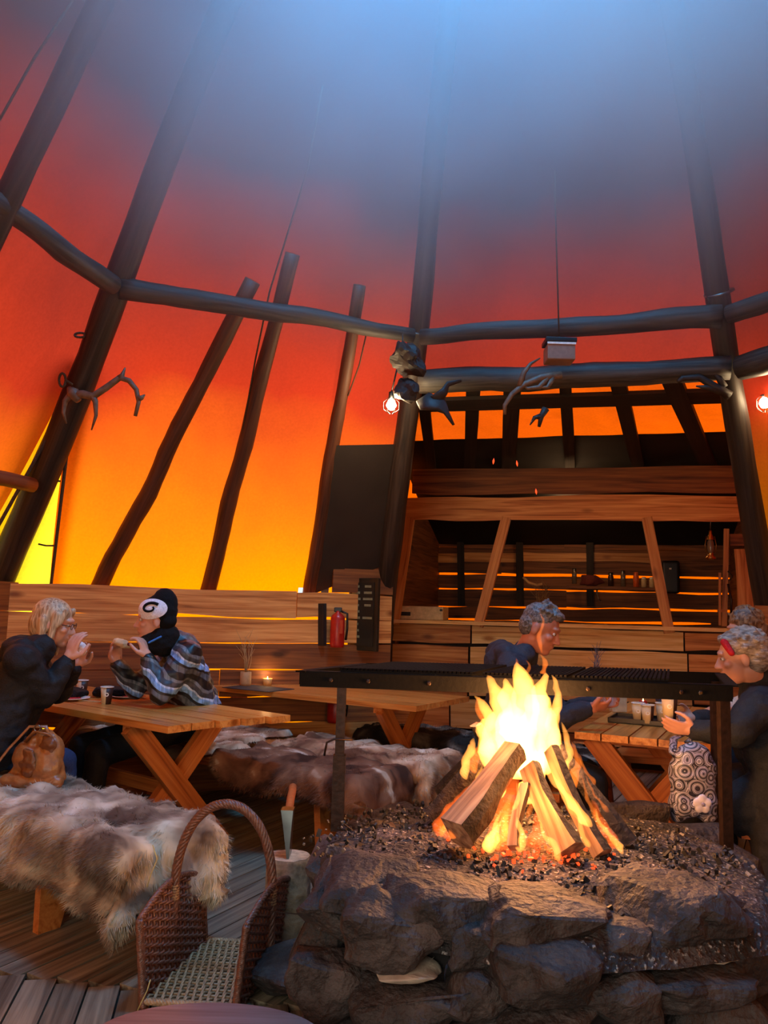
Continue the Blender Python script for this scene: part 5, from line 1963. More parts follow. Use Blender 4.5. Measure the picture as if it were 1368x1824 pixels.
# tray and cups on the right table
trp = hz(1165, 1290, TH)
tp_ = thing('tray', 'black serving tray holding the paper cups', 'tray', trp)
put('tray_base', bevel_box(.42, .26, .012, .004), M_black, tp_, frame(trp + Vector((0, .04, .006)), w3, u3))
put('tray_rim', mesh('r', *join_vf([box_vf(.42, .008, .022, (0, s * .126, .010)) for s in (-1, 1)] + [box_vf(.008, .26, .022, (s * .206, 0, .010)) for s in (-1, 1)])), M_black, tp_, frame(trp + Vector((0, .04, .006)), w3, u3))
cup(1137, 1284, TH + .012, 'paper cup at the back left on the tray', group='paper cups on the tray')
cup(1154, 1288, TH + .012, 'dark paper cup at front left on the tray', group='paper cups on the tray')
cup(1180, 1284, TH + .012, 'paper cup on the tray behind the woman\'s fingers', group='paper cups on the tray')
for x, y, lb, cc_ in ((1124, 1278, 'cream milk carton behind the cups', '#c8b890'), (1206, 1258, 'blue box on the table behind the cups', '#3c4460')):
    p = hz(x, y, TH) + Vector((0, .25, 0))
    t = thing('carton', lb, 'carton', p)
    put('box', bevel_box(.09, .07, .12, .006), simple('carton_' + cc_[1:], cc_, .6), t, Matrix.Translation(p + Vector((0, 0, .06))))
    put('lid', bevel_box(.092, .072, .014, .003), M_white, t, Matrix.Translation(p + Vector((0, 0, .127))))
p = hz(1160, 1268, TH) + Vector((0, .15, 0))
t = thing('candle_glass', 'tiny red lit candle between the cups', 'candle', p)
vs, fs = lathe_vf([(.001, 0), (.022, 0), (.025, .05), (.022, .05), (.018, .006), (.001, .006)], 14)
put('glass', mesh('g', vs, fs), M_red, t, Matrix.Translation(p), smooth=True)
vs, fs = lathe_vf([(.001, .0), (.006, .010), (.0005, .03)], 8)
put('candle_flame', mesh('g', vs, fs), M_flame_s, t, Matrix.Translation(p + Vector((0, 0, .035))), smooth=True)

# ------------------------------------------------------------------ organic meshes by voxel remeshing
def organic(parts, voxel=.008, smooth=6, wrinkle=0.0, wscale=14, seed=0.0):
    bm = bmesh.new()
    tmp = bpy.data.meshes.new('t')
    lst = []
    for q in parts:
        if q[0] == 'c':
            p0, p1, r0, r1 = Vector(q[1]), Vector(q[2]), q[3], q[4]
            d = (p1 - p0)
            if d.length < 1e-5: d = Vector((0, 0, 1e-4))
            dn = d.normalized()
            P, Rr = [], []
            for a in (8, 30, 55):
                P.append(p0 - dn * r0 * math.cos(R(a))); Rr.append(r0 * math.sin(R(a)))
            P.append(p0); Rr.append(r0); P.append(p1); Rr.append(r1)
            for a in (55, 30, 8):
                P.append(p1 + dn * r1 * math.cos(R(a))); Rr.append(r1 * math.sin(R(a)))
            lst.append(tube_mesh(P, Rr, 14))
        else:
            c, rad, M = Vector(q[1]), q[2], (q[3] if len(q) > 3 else Matrix.Identity(3))
            vs, fs = [], []
            nu, nv = 16, 10
            for i in range(1, nv):
                ph = math.pi * i / nv
                for j in range(nu):
                    th = 2 * math.pi * j / nu
                    v = Vector((rad[0] * math.sin(ph) * math.cos(th), rad[1] * math.sin(ph) * math.sin(th), rad[2] * math.cos(ph)))
                    vs.append(c + M @ v)
            for i in range(nv - 2):
                for j in range(nu):
                    k = (j + 1) % nu
                    fs.append((i * nu + j, (i + 1) * nu + j, (i + 1) * nu + k, i * nu + k))
            vs.append(c + M @ Vector((0, 0, rad[2]))); vs.append(c - M @ Vector((0, 0, rad[2])))
            a, b = len(vs) - 2, len(vs) - 1
            for j in range(nu):
                k = (j + 1) % nu
                fs.append((a, j, k)); fs.append((b, (nv - 2) * nu + k, (nv - 2) * nu + j))
            lst.append((vs, fs))
    me = mesh('org', *join_vf(lst))
    bm.from_mesh(me); bmesh.ops.recalc_face_normals(bm, faces=bm.faces); bm.to_mesh(me); bm.free()
    o = bpy.data.objects.new('tmp_org', me)
    COL.objects.link(o)
    m = o.modifiers.new('r', 'REMESH'); m.mode = 'VOXEL'; m.voxel_size = voxel
    m = o.modifiers.new('s', 'SMOOTH'); m.factor = .5; m.iterations = smooth
    dg = bpy.context.evaluated_depsgraph_get()
    ev = o.evaluated_get(dg)
    out = bpy.data.meshes.new_from_object(ev)
    bpy.data.objects.remove(o)
    if wrinkle:
        n = len(out.vertices)
        nm = [v.normal.copy() for v in out.vertices]
        for v, n_ in zip(out.vertices, nm):
            c = v.co
            s = noise.noise(Vector((c.x * wscale, c.y * wscale, c.z * wscale * 1.6 + seed))) + .5 * noise.noise(c * wscale * 2.3)
            v.co = c + n_ * (wrinkle * s)
        out.update()
    out.materials.clear()
    return out


def basis(fwd, up):
    f = Vector(fwd).normalized(); u = Vector(up); u = (u - f * u.dot(f)).normalized(); r = f.cross(u)
    return Matrix((r, f, u)).transposed(), r, f, u            # columns: right, forward, up


def skin_mat(name, col):
    m, nt, bs = newmat(name)
    bs.inputs['Base Color'].default_value = lin(col)
    bs.inputs['Roughness'].default_value = .5
    bs.inputs['Subsurface Weight'].default_value = .15
    bs.inputs['Subsurface Radius'].default_value = (.02, .008, .004)
    return m


M_skin = skin_mat('skin', '#d29a80')
M_skin2 = skin_mat('ruddy_skin', '#c07c62')
M_eye = simple('eye_white', '#d8d0c8', .3)
M_iris = simple('dark_iris', '#1c1612', .2)
M_lip = simple('lips', '#a8584c', .5)


def head_parts(c, fwd, up, s=1.0):
    M, r, f, u = basis(fwd, up)
    g = lambda x, y, z: Vector(c) + (r * x + f * y + u * z) * s
    k = lambda *t: tuple(q * s for q in t)
    P = [('e', g(0, -.012, .03), k(.074, .095, .088), M), ('e', g(0, .035, -.035), k(.056, .058, .075), M), ('e', g(0, .06, -.085), k(.032, .030, .024), M),
         ('e', g(0, .078, .035), k(.052, .016, .014), M), ('c', g(0, .088, .012), g(0, .108, -.022), .009 * s, .0125 * s), ('e', g(-.012, .098, -.026), k(.008, .009, .007), M), ('e', g(.012, .098, -.026), k(.008, .009, .007), M),
         ('e', g(0, .088, -.050), k(.022, .011, .0065), M), ('e', g(0, .086, -.061), k(.019, .010, .0065), M),
         ('e', g(-.04, .062, -.015), k(.022, .022, .018), M), ('e', g(.04, .062, -.015), k(.022, .022, .018), M),
         ('e', g(-.076, -.008, -.005), k(.009, .019, .031), M), ('e', g(.076, -.008, -.005), k(.009, .019, .031), M)]
    return P, g, M


def hand_parts(wr, d, nrm, curl=.5, s=1.0, side=1, pinch=False):
    """wr wrist, d direction of the fingers, nrm palm normal (side the fingers curl to), side: thumb side"""
    M, r, f, u = basis(d, nrm)               # r across the palm, u palm normal
    wr = Vector(wr)
    P = [('c', wr, wr + f * .03 * s, .026 * s, .030 * s), ('e', wr + f * .055 * s, (.040 * s, .050 * s, .016 * s), M)]
    for i, (x, l) in enumerate(((-.030, .062), (-.010, .074), (.011, .070), (.030, .056))):
        x *= side * -1
        l *= s
        b = wr + f * .095 * s + r * x * s * 1.05
        a0 = curl * .55 + i * .06
        dirn = f * math.cos(a0) + u * math.sin(a0) + r * x * 2
        q1 = b + dirn * l * .48
        a1_ = a0 + curl * .9
        q2 = q1 + (f * math.cos(a1_) + u * math.sin(a1_)) * l * .32
        a2_ = a1_ + curl * .7
        q3 = q2 + (f * math.cos(a2_) + u * math.sin(a2_)) * l * .26
        rr_ = .0088 * s
        P += [('c', wr + f * .06 * s + r * x * s, b, rr_ * 1.2, rr_ * 1.1), ('c', b, q1, rr_ * 1.08, rr_), ('c', q1, q2, rr_, rr_ * .92), ('c', q2, q3, rr_ * .92, rr_ * .8)]
    tb = wr + f * .03 * s + r * side * .030 * s
    t1 = tb + (f * .6 + r * side * .7 + u * .35).normalized() * .04 * s
    t2 = t1 + (f * .9 + r * side * .1 + u * .5).normalized() * .034 * s
    t3 = t2 + (f * .9 - r * side * .2 + u * .5).normalized() * .026 * s
    P += [('c', tb, t1, .015 * s, .0115 * s), ('c', t1, t2, .011 * s, .010 * s), ('c', t2, t3, .010 * s, .008 * s)]
    return P


def eyes_lips(parent, g, M, s=1.0):
    for x in (-.030, .030):
        vs = [(g(0, 0, 0) * 0) for _ in ()]
        e = put('eye', organic([('e', g(x, .078, .012), (.0115 * s, .008 * s, .0085 * s), M)], .0025, 1), M_eye, parent, smooth=True)
        put('iris', organic([('e', g(x, .0845, .012), (.0050 * s, .003 * s, .0052 * s), M)], .0015, 0), M_iris, e, smooth=True)


def arm(P, sh, el, wr, r=(.050, .040, .028)):
    P += [('c', sh, el, r[0], r[1]), ('c', el, wr, r[1], r[2])]


def person(name, label, S):
    """S: joints in world space"""
    hc = S['head']
    P, g, M = head_parts(hc, S['fwd'], S['up'], S.get('hs', 1.0))
    neck = S['neck']
    P.append(('c', g(0, -.02, -.06), neck, .052, .056))
    shl, shr, pel = S['sh'][0], S['sh'][1], S['pelvis']
    hl, hr = S['hips']
    P += [('c', neck, (shl + shr) / 2 - Vector((0, 0, .05)), .06, .08), ('c', shl, shr, .055, .055), ('c', (shl + shr) / 2 - Vector((0, 0, .1)), pel, .115, .11),
          ('c', shl.lerp(shr, .25) - Vector((0, 0, .08)), hl, .08, .085), ('c', shr.lerp(shl, .25) - Vector((0, 0, .08)), hr, .08, .085), ('c', hl, hr, .095, .095)]
    for i in (0, 1):
        arm(P, S['sh'][i], S['el'][i], S['wr'][i])
        P += hand_parts(S['wr'][i], S['hd'][i], S['hn'][i], S.get('curl', (.7, .7))[i], S.get('hsz', 1.0), S.get('side', (1, -1))[i])
        P += [('c', S['hips'][i], S['kn'][i], .078, .055), ('c', S['kn'][i], S['an'][i], .052, .036)]
        ft_ = S['an'][i] + Vector(S['foot']) * .14
        P.append(('c', S['an'][i] - Vector((0, 0, .03)), Vector((ft_.x, ft_.y, S['an'][i].z - .035)), .035, .03))
    body_ = put(name, organic(P, .0055, 3), S.get('skin', M_skin), smooth=True, label=label, cat='person')
    eyes_lips(body_, g, M, S.get('hs', 1.0))
    # trousers and shoes
    T = [('c', hl, hr, .112, .112)]
    for i in (0, 1):
        T += [('c', S['hips'][i], S['kn'][i], .096, .072), ('c', S['kn'][i], S['an'][i] + Vector((0, 0, .05)), .068, .056)]
    put('trousers', organic(T, .012, 4, .006, 11), S['trous'], body_, smooth=True)
    for i in (0, 1):
        a_ = S['an'][i]
        f_ = Vector(S['foot']).normalized()
        put('shoe', organic([('c', a_ + Vector((0, 0, .03)), a_ - Vector((0, 0, .03)), .05, .048), ('c', a_ + Vector((0, 0, -.035)), a_ + f_ * .17 + Vector((0, 0, -.04)), .046, .040)], .009, 3), M_black, body_, smooth=True)
    # coat
    Cc = [('c', shl, shr, .088, .088), ('c', (shl + shr) / 2 - Vector((0, 0, .12)), pel + Vector((0, 0, .02)), .15, .150),
          ('c', shl.lerp(shr, .2) - Vector((0, 0, .06)), hl, .11, .13), ('c', shr.lerp(shl, .2) - Vector((0, 0, .06)), hr, .11, .13), ('c', neck + Vector((0, 0, -.01)), (shl + shr) / 2, .078, .10)]
    for i in (0, 1):
        e, w_ = S['el'][i], S['wr'][i]
        Cc += [('c', S['sh'][i], e, .080, .066), ('c', e, e.lerp(w_, .92), .066, .047), ('c', e.lerp(w_, .88), e.lerp(w_, .97), .045, .043)]
    Cc += S.get('coat_extra', [])
    put(S.get('coat_name', 'coat'), organic(Cc, .009, 5, S.get('wr_amp', .010), 13, seed=hc.x), S['coat'], body_, smooth=True)
    return body_, g, M


def cloth(name, c1, c2=None, rough=.75, bump=.3, spec=.3):
    return simple(name, c1, rough, bump=bump, bscale=120, var=.2, spec=spec)


M_coatblack = cloth('black_coat_cloth', '#1a1a1c', rough=.7)
M_coatnavy = cloth('navy_grey_coat', '#2a2e3a', rough=.7)
M_coatch = cloth('charcoal_coat', '#24262a', rough=.75)
M_jeans = cloth('blue_jeans', '#2c3a58')
M_darktr = cloth('dark_trousers', '#121214')
M_sweater = cloth('white_sweater', '#d8d4c4')


def stripes():
    m, nt, bs = newmat('striped_jacket_cloth')
    tc = node(nt, 'ShaderNodeTexCoord')
    mp = node(nt, 'ShaderNodeMapping'); mp.inputs['Rotation'].default_value = (0, R(-28), 0)
    L(nt, tc.outputs['Object'], mp.inputs[0])
    nx = node(nt, 'ShaderNodeTexNoise'); nx.inputs['Scale'].default_value = 5
    L(nt, mp.outputs[0], nx.inputs['Vector'])
    sp = node(nt, 'ShaderNodeSeparateXYZ'); L(nt, mp.outputs[0], sp.inputs[0])
    a = node(nt, 'ShaderNodeMath', operation='MULTIPLY_ADD'); L(nt, nx.outputs[0], a.inputs[0]); a.inputs[1].default_value = .10; L(nt, sp.outputs['Z'], a.inputs[2])
    m1 = node(nt, 'ShaderNodeMath', operation='MULTIPLY'); L(nt, a.outputs[0], m1.inputs[0]); m1.inputs[1].default_value = 6.2
    fr = node(nt, 'ShaderNodeMath', operation='FRACT'); L(nt, m1.outputs[0], fr.inputs[0])
    rp = ramp(nt, fr.outputs[0], [(0, '#15161a'), (.22, '#5a6066'), (.42, '#15161a'), (.52, '#7fb0e8'), (.68, '#c4dcf8'), (.74, '#3a4048'), (.90, '#6e7478')])
    rp.color_ramp.interpolation = 'CONSTANT'
    # checks inside the light bands
    ck = node(nt, 'ShaderNodeTexNoise'); ck.inputs['Scale'].default_value = 60
    mp2 = node(nt, 'ShaderNodeMapping'); mp2.inputs['Scale'].default_value = (1, 1, .08); L(nt, tc.outputs['Object'], mp2.inputs[0]); L(nt, mp2.outputs[0], ck.inputs['Vector'])
    mx = node(nt, 'ShaderNodeMix', data_type='RGBA', blend_type='MULTIPLY'); mx.inputs['Factor'].default_value = .6
    rp2 = ramp(nt, ck.outputs[0], [(.4, '#606468'), (.55, '#ffffff')])
    L(nt, rp.outputs[0], mx.inputs['A']); L(nt, rp2.outputs[0], mx.inputs['B'])
    L(nt, mx.outputs['Result'], bs.inputs['Base Color'])
    bs.inputs['Roughness'].default_value = .45
    return m


def hair_mat(name, a, b, scale=(60, 60, 6)):
    m, nt, bs = newmat(name)
    tc = node(nt, 'ShaderNodeTexCoord')
    mp = node(nt, 'ShaderNodeMapping'); mp.inputs['Scale'].default_value = scale
    L(nt, tc.outputs['Object'], mp.inputs[0])
    nx = node(nt, 'ShaderNodeTexNoise'); nx.inputs['Scale'].default_value = 1.5; nx.inputs['Detail'].default_value = 5; nx.inputs['Distortion'].default_value = .8
    L(nt, mp.outputs[0], nx.inputs['Vector'])
    rp = ramp(nt, nx.outputs[0], [(.35, a), (.65, b)])
    L(nt, rp.outputs[0], bs.inputs['Base Color'])
    bs.inputs['Roughness'].default_value = .42
    bp_ = node(nt, 'ShaderNodeBump'); bp_.inputs['Strength'].default_value = .8; bp_.inputs['Distance'].default_value = .006
    L(nt, nx.outputs[0], bp_.inputs['Height']); L(nt, bp_.outputs[0], bs.inputs['Normal'])
    return m


def jt(*a):
    return [at(*q) for q in a]


# ---- man with beanie
S = dict(head=at(277, 1106, 4.62), fwd=(-1, -.25, -.08), up=(.05, 0, 1), neck=at(308, 1146, 4.70), sh=jt((333, 1168, 4.58), (322, 1160, 4.92)),
         pelvis=at(352, 1278, 4.92), hips=jt((354, 1284, 4.82), (346, 1280, 5.02)), el=jt((287, 1236, 4.50), (240, 1226, 4.76)), wr=jt((262, 1174, 4.52), (209, 1184, 4.70)),
         hd=[Vector((-.35, 0, 1)), Vector((-.15, -.05, 1))], hn=[Vector((-1, .2, -.3)), Vector((.7, -.5, .3))], kn=[Vector((-1.50, 4.42, .50)), Vector((-1.66, 4.60, .50))], an=[Vector((-1.52, 4.36, .09)), Vector((-1.68, 4.55, .09))],
         foot=(-.7, -.7, 0), trous=M_darktr, coat=stripes(), coat_name='striped_jacket', curl=(.75, .8), side=(1, -1), hs=1.02)
hc_ = S['head']
S['coat_extra'] = [('c', S['neck'] + Vector((.02, 0, .0)), S['neck'] + Vector((.07, .02, -.03)), .085, .09)]
b_, g, M = person('person', 'man in striped jacket and black and white beanie, eating at the table', S)
cap = organic([('e', g(0, -.02, .055), (.088, .108, .092), M), ('e', g(0, -.052, .09), (.070, .075, .095), M), ('e', g(0, -.055, .0), (.078, .065, .06), M)], .006, 5, .002, 30)
put('beanie', cap, cloth('black_knit', '#0c0c0e', rough=.95), b_, smooth=True)
# scarf
put('scarf', organic([('c', g(0, .0, -.10), g(0, -.06, -.09), .075, .075), ('c', g(0, .03, -.12), g(0, -.05, -.13), .07, .075)], .008, 4, .006, 20), bpy.data.materials['black_knit'], b_, smooth=True)
put('scarf_edge', organic([('c', g(-.068, .035, -.115), g(-.085, -.03, -.085), .006, .006)], .003, 1), cloth('blue_trim', '#3c7cd0'), b_, smooth=True)
# white curl emblem wrapped over the left (camera) side of the hat
def hat_pt(a, b, lift=.0):
    """a: angle forward(+) / backward, b: angle up; on the camera side"""
    x, y, z = -math.cos(b) * math.cos(a), math.cos(b) * math.sin(a), math.sin(b)
    return g(x * (.088 + lift), -.02 + y * (.108 + lift), .055 + z * (.092 + lift))
vs, fs = [], []
NR, NT = 8, 36
for i in range(NR + 1):
    for j in range(NT):
        th = 2 * math.pi * j / NT
        rr_ = i / NR * (.74 + .08 * math.cos(2 * th))
        vs.append(hat_pt(.50 + rr_ * 1.15 * math.cos(th), .18 + rr_ * .95 * math.sin(th), .006))
for i in range(NR):
    for j in range(NT):
        k = (j + 1) % NT
        fs.append((i * NT + j, i * NT + k, (i + 1) * NT + k, (i + 1) * NT + j))
put('white_emblem', mesh('e', vs, fs), cloth('white_knit', '#e4e4ee'), b_, smooth=True)
cur = []
for i in range(26):
    t_ = i / 25
    th = 2.6 - t_ * 6.2
    rr_ = .52 - .34 * t_
    cur.append(hat_pt(.42 + rr_ * .9 * math.cos(th), .20 + rr_ * .62 * math.sin(th), .009))
put('curl_line', mesh('c', *tube_mesh(cur, [.009 - .004 * i / 25 for i in range(26)], 8)), bpy.data.materials['black_knit'], b_, smooth=True)
# bread in the raised hand and in the mouth hand
br = at(217, 1146, 4.66)
t = thing('sandwich', 'piece of bread in the raised hand of beanie man', 'bread', br)
put('bread', organic([('e', br, (.058, .03, .024), Euler((0, .3, 0)).to_matrix())], .006, 2, .006, 50), simple('bread_crumb', '#d9b98a', .8, bump=.5), t, smooth=True)
put('filling', organic([('e', br + Vector((.045, 0, -.004)), (.018, .024, .012))], .005, 1), simple('dark_meat', '#6a1f1a', .6), t, smooth=True)

# ---- blonde woman
S = dict(head=at(96, 1112, 4.10), fwd=(1, .12, -.22), up=(.2, 0, 1), neck=at(72, 1152, 4.02), sh=jt((38, 1178, 3.86), (52, 1170, 4.22)),
         pelvis=at(-18, 1322, 3.98), hips=jt((-16, 1330, 3.88), (-14, 1322, 4.10)), el=jt((80, 1238, 3.96), (104, 1232, 4.30)), wr=jt((121, 1178, 4.02), (131, 1190, 4.20)),
         hd=[Vector((.25, 0, 1)), Vector((.3, 0, 1))], hn=[Vector((.5, .8, 0)), Vector((.4, -.8, .2))], kn=[Vector((-1.60, 4.18, .50)), Vector((-1.72, 4.36, .50))], an=[Vector((-1.55, 4.22, .09)), Vector((-1.70, 4.42, .09))],
         foot=(.6, .7, 0), trous=M_jeans, coat=M_coatblack, coat_name='hooded_coat', curl=(.5, .6), side=(-1, 1), hs=.98)
n_ = S['neck']
S['coat_extra'] = [('c', n_ + Vector((-.09, -.06, -.02)), n_ + Vector((-.12, .10, -.02)), .075, .075), ('c', n_ + Vector((-.05, -.10, -.01)), n_ + Vector((-.16, .02, -.06)), .06, .07)]
b_, g, M = person('person', 'blonde woman in black hooded coat eating at the left table', S)
Hh = [('e', g(0, -.022, .045), (.084, .100, .088), M), ('e', g(0, -.05, .0), (.080, .075, .10), M)]
for i in range(9):
    x = -.074 + .0185 * i
    Hh.append(('c', g(x, -.055 + .02 * abs(i - 4) / 4, .02), g(x * 1.05, -.055 + .045 * abs(i - 4) / 4, -.145), .026, .014))
for s in (-1, 1):
    Hh += [('c', g(s * .074, .02, .06), g(s * .084, .025, -.06), .020, .018), ('c', g(s * .084, .022, -.06), g(s * .078, .035, -.16), .018, .009), ('c', g(s * .06, .06, .085), g(s * .078, .045, .01), .016, .012)]
put('hair', organic(Hh, .006, 6, .0, 30), hair_mat('blonde_hair', '#8a6844', '#d8bf98'), b_, smooth=True)
put('eyeglasses', mesh('gl', *join_vf([tube_mesh([g(s * .031 + .020 * math.cos(a), .100, .012 + .015 * math.sin(a)) for a in np.linspace(0, 6.28, 15)], .0018, 5) for s in (-1, 1)] +
                                      [tube_mesh([g(s * .052, .098, .014), g(s * .080, .0, .012)], .002, 5) for s in (-1, 1)])), M_black, b_, smooth=True)
br = at(143, 1156, 4.10)
t = thing('sandwich', 'white wrapped bread in the hands of blonde woman', 'bread', br)
put('bread', organic([('e', br, (.03, .045, .035))], .006, 2, .006, 40), simple('white_napkin', '#e0d8d0', .8), t, smooth=True)

# ---- man behind the fire
S = dict(head=at(962, 1122, 4.22), fwd=(.85, -.38, -.42), up=(.40, -.1, 1), neck=at(934, 1162, 4.30), sh=jt((912, 1192, 4.12), (926, 1184, 4.50)),
         pelvis=at(905, 1330, 4.32), hips=jt((906, 1336, 4.22), (908, 1332, 4.44)), el=jt((968, 1290, 4.08), (1000, 1275, 4.50)), wr=jt((1046, 1262, 4.10), (1058, 1250, 4.34)),
         hd=[Vector((1, .1, .15)), Vector((1, -.2, .1))], hn=[Vector((0, .6, .8)), Vector((0, -.7, .5))], kn=[Vector((1.08, 4.10, .50)), Vector((1.10, 4.34, .50))], an=[Vector((1.12, 4.08, .09)), Vector((1.14, 4.36, .09))],
         foot=(1, 0, 0), trous=M_darktr, coat=M_coatnavy, coat_name='hooded_jacket', curl=(.9, .9), side=(1, -1), skin=M_skin2, hs=1.05)
n_ = S['neck']
S['coat_extra'] = [('c', n_ + Vector((-.10, -.09, -.02)), n_ + Vector((-.12, .12, -.01)), .072, .072), ('c', n_ + Vector((-.02, -.12, .0)), n_ + Vector((-.15, .0, -.05)), .055, .07)]
b_, g, M = person('person', 'grey-haired man in dark hooded jacket looking down behind the fire', S)
Hh = [('e', g(0, -.022, .052), (.082, .097, .084), M), ('e', g(0, -.055, .01), (.077, .062, .075), M), ('e', g(0, .055, .10), (.050, .035, .024), M)]
rr_ = random.Random(4)
for i in range(26):
    a, b = rr_.uniform(0, 6.28), rr_.uniform(.5, 1.5)
    q = g(.080 * math.cos(a) * math.cos(b), -.02 + .095 * math.sin(a) * math.cos(b), .055 + .082 * math.sin(b))
    Hh.append(('c', q, q + Vector((rr_.uniform(-.02, .02), rr_.uniform(-.02, .02), rr_.uniform(.0, .018))), .013, .006))
put('hair', organic(Hh, .005, 3, .004, 45), hair_mat('grey_hair', '#3a3634', '#8a8480', (50, 50, 50)), b_, smooth=True)

# ---- grey-haired woman at right
S = dict(head=at(1320, 1172, 3.62), fwd=(-.92, .30, -.22), up=(-.12, 0, 1), neck=at(1347, 1212, 3.66), sh=jt((1352, 1262, 3.44), (1362, 1245, 3.80)),
         pelvis=at(1402, 1400, 3.66), hips=jt((1398, 1404, 3.55), (1398, 1398, 3.78)), el=jt((1312, 1304, 3.38), (1325, 1290, 3.88)), wr=jt((1240, 1302, 3.46), (1240, 1282, 3.72)),
         hd=[Vector((-1, .1, .15)), Vector((-1, -.25, .1))], hn=[Vector((0, .8, .5)), Vector((0, -.8, .5))], kn=[Vector((1.50, 3.60, .50)), Vector((1.48, 3.84, .50))], an=[Vector((1.50, 3.58, .09)), Vector((1.46, 3.86, .09))],
         foot=(-1, 0, 0), trous=M_darktr, coat=M_coatch, coat_name='long_coat', curl=(.35, .5), side=(-1, 1), hs=1.0, hsz=.86)
k0, k1 = S['kn']
S['coat_extra'] = [('c', S['hips'][0], k0 + Vector((.08, -.05, .0)), .14, .11), ('c', S['hips'][1], k1 + Vector((.08, 0, 0)), .14, .11), ('c', S['hips'][0] + Vector((-.05, -.05, 0)), Vector((1.66, 3.40, .16)), .13, .10), ('c', S['hips'][0], Vector((1.86, 3.42, .14)), .14, .12), ('c', S['neck'], S['neck'] + Vector((.03, 0, -.02)), .082, .09)]
b_, g, M = person('person', 'woman with short silver hair in long charcoal coat reaching for a cup', S)
Hh = [('e', g(0, -.030, .050), (.088, .100, .085), M), ('e', g(0, -.06, .0), (.082, .068, .080), M), ('e', g(0, .04, .095), (.06, .04, .024), M)]
for i in range(40):
    a, b = rr_.uniform(0, 6.28), rr_.uniform(.0, 1.4)
    q = g(.086 * math.cos(a) * math.cos(b), -.03 + .097 * math.sin(a) * math.cos(b), .045 + .084 * math.sin(b))
    if math.sin(a) > .5 and b < .7: continue
    Hh.append(('c', q, q + Vector((rr_.uniform(-.03, .03), rr_.uniform(-.03, .03), rr_.uniform(-.03, .0))), .014, .007))
put('hair', organic(Hh, .005, 3, .004, 40), hair_mat('silver_hair', '#6e5e50', '#b8aa98', (22, 22, 60)), b_, smooth=True)
put('hair_clip', organic([('c', g(-.05, .055, .085), g(-.075, .04, .035), .017, .014), ('c', g(.05, .055, .085), g(-.05, .055, .085), .014, .017)], .005, 2), cloth('red_band', '#c01c24'), b_, smooth=True)
cup(0, 0, 0, 'paper cup held in the fingers of the silver-haired woman', pos=at(1193, 1280, 3.56), group='paper cups')

# ---- woman behind
S = dict(head=at(1328, 1124, 4.50), fwd=(-.9, -.2, -.2), up=(0, 0, 1), neck=at(1345, 1158, 4.52), sh=jt((1372, 1186, 4.36), (1368, 1182, 4.70)),
         pelvis=at(1392, 1300, 4.55), hips=jt((1392, 1306, 4.45), (1392, 1302, 4.66)), el=jt((1350, 1245, 4.30), (1348, 1240, 4.75)), wr=jt((1312, 1262, 4.38), (1312, 1258, 4.65)),
         hd=[Vector((-1, .2, .0)), Vector((-1, -.2, .0))], hn=[Vector((0, 0, -1)), Vector((0, 0, -1))], kn=[Vector((1.80, 4.40, .50)), Vector((1.80, 4.62, .50))], an=[Vector((1.78, 4.40, .09)), Vector((1.78, 4.64, .09))],
         foot=(-1, 0, 0), trous=M_darktr, coat=M_sweater, coat_name='white_jumper', curl=(.3, .3), side=(-1, 1), hs=.98)
b_, g, M = person('person', 'woman with brown hair and white jumper behind the silver-haired woman', S)
Hh = [('e', g(0, -.022, .050), (.088, .100, .088), M), ('e', g(0, -.05, .0), (.086, .075, .09), M)]
for i in range(22):
    a, b = rr_.uniform(0, 6.28), rr_.uniform(.2, 1.5)
    q = g(.086 * math.cos(a) * math.cos(b), -.02 + .097 * math.sin(a) * math.cos(b), .05 + .086 * math.sin(b))
    Hh.append(('c', q, q + Vector((rr_.uniform(-.02, .02), rr_.uniform(-.02, .02), rr_.uniform(-.02, .012))), .014, .007))
put('hair', organic(Hh, .006, 3, .004, 40), hair_mat('brown_hair', '#4a3022', '#9a7a58', (40, 40, 25)), b_, smooth=True)

# ------------------------------------------------------------------ bags
M_leather = simple('tan_leather', '#8c5a30', .38, bump=.5, bscale=35, var=.3, spec=.6)
bc = at(72, 1330, 3.78)
t = thing('handbag', 'slouchy tan leather handbag on the bench beside the blonde woman', 'handbag', bc)
zb = .47
bb = Vector((bc.x, bc.y, zb))
Mx = Matrix.Rotation(-.5, 3, 'Z')
me = organic([('e', bb + Vector((0, 0, .09)), (.135, .075, .10), Mx), ('e', bb + Vector((.04, .0, .15)), (.08, .06, .09), Mx), ('e', bb + Vector((-.05, 0, .12)), (.08, .065, .08), Mx), ('e', bb + Vector((0.02, 0, .21)), (.055, .045, .05), Mx), ('c', bb + Vector((-.12, -.05, .03)), bb + Vector((.11, -.06, .03)), .03, .03), ('c', bb + Vector((-.11, -.02, .05)), bb + Vector((-.02, -.02, .21)), .02, .02), ('c', bb + Vector((.12, -.02, .05)), bb + Vector((.06, -.02, .22)), .02, .02)], .006, 2, .006, 12)
put('bag_body', me, M_leather, t, smooth=True)
put('flap', organic([('e', bb + Vector((-.03, -.062, .11)), (.06, .018, .065), Mx), ('e', bb + Vector((.05, -.04, .19)), (.05, .025, .045), Mx)], .005, 3, .008, 25), simple('dark_tan_leather', '#6a4022', .4, bump=.4), t, smooth=True)
tube('strap', [bb + Vector((.06, -.02, .20)), bb + Vector((.03, -.03, .27)), bb + Vector((-.04, -.04, .27)), bb + Vector((-.12, -.06, .17)), bb + Vector((-.19, -.10, .05)), bb + Vector((-.24, -.16, -.05)), bb + Vector((-.24, -.18, -.22))], .010, M_leather, t, n=6, flat=.5)
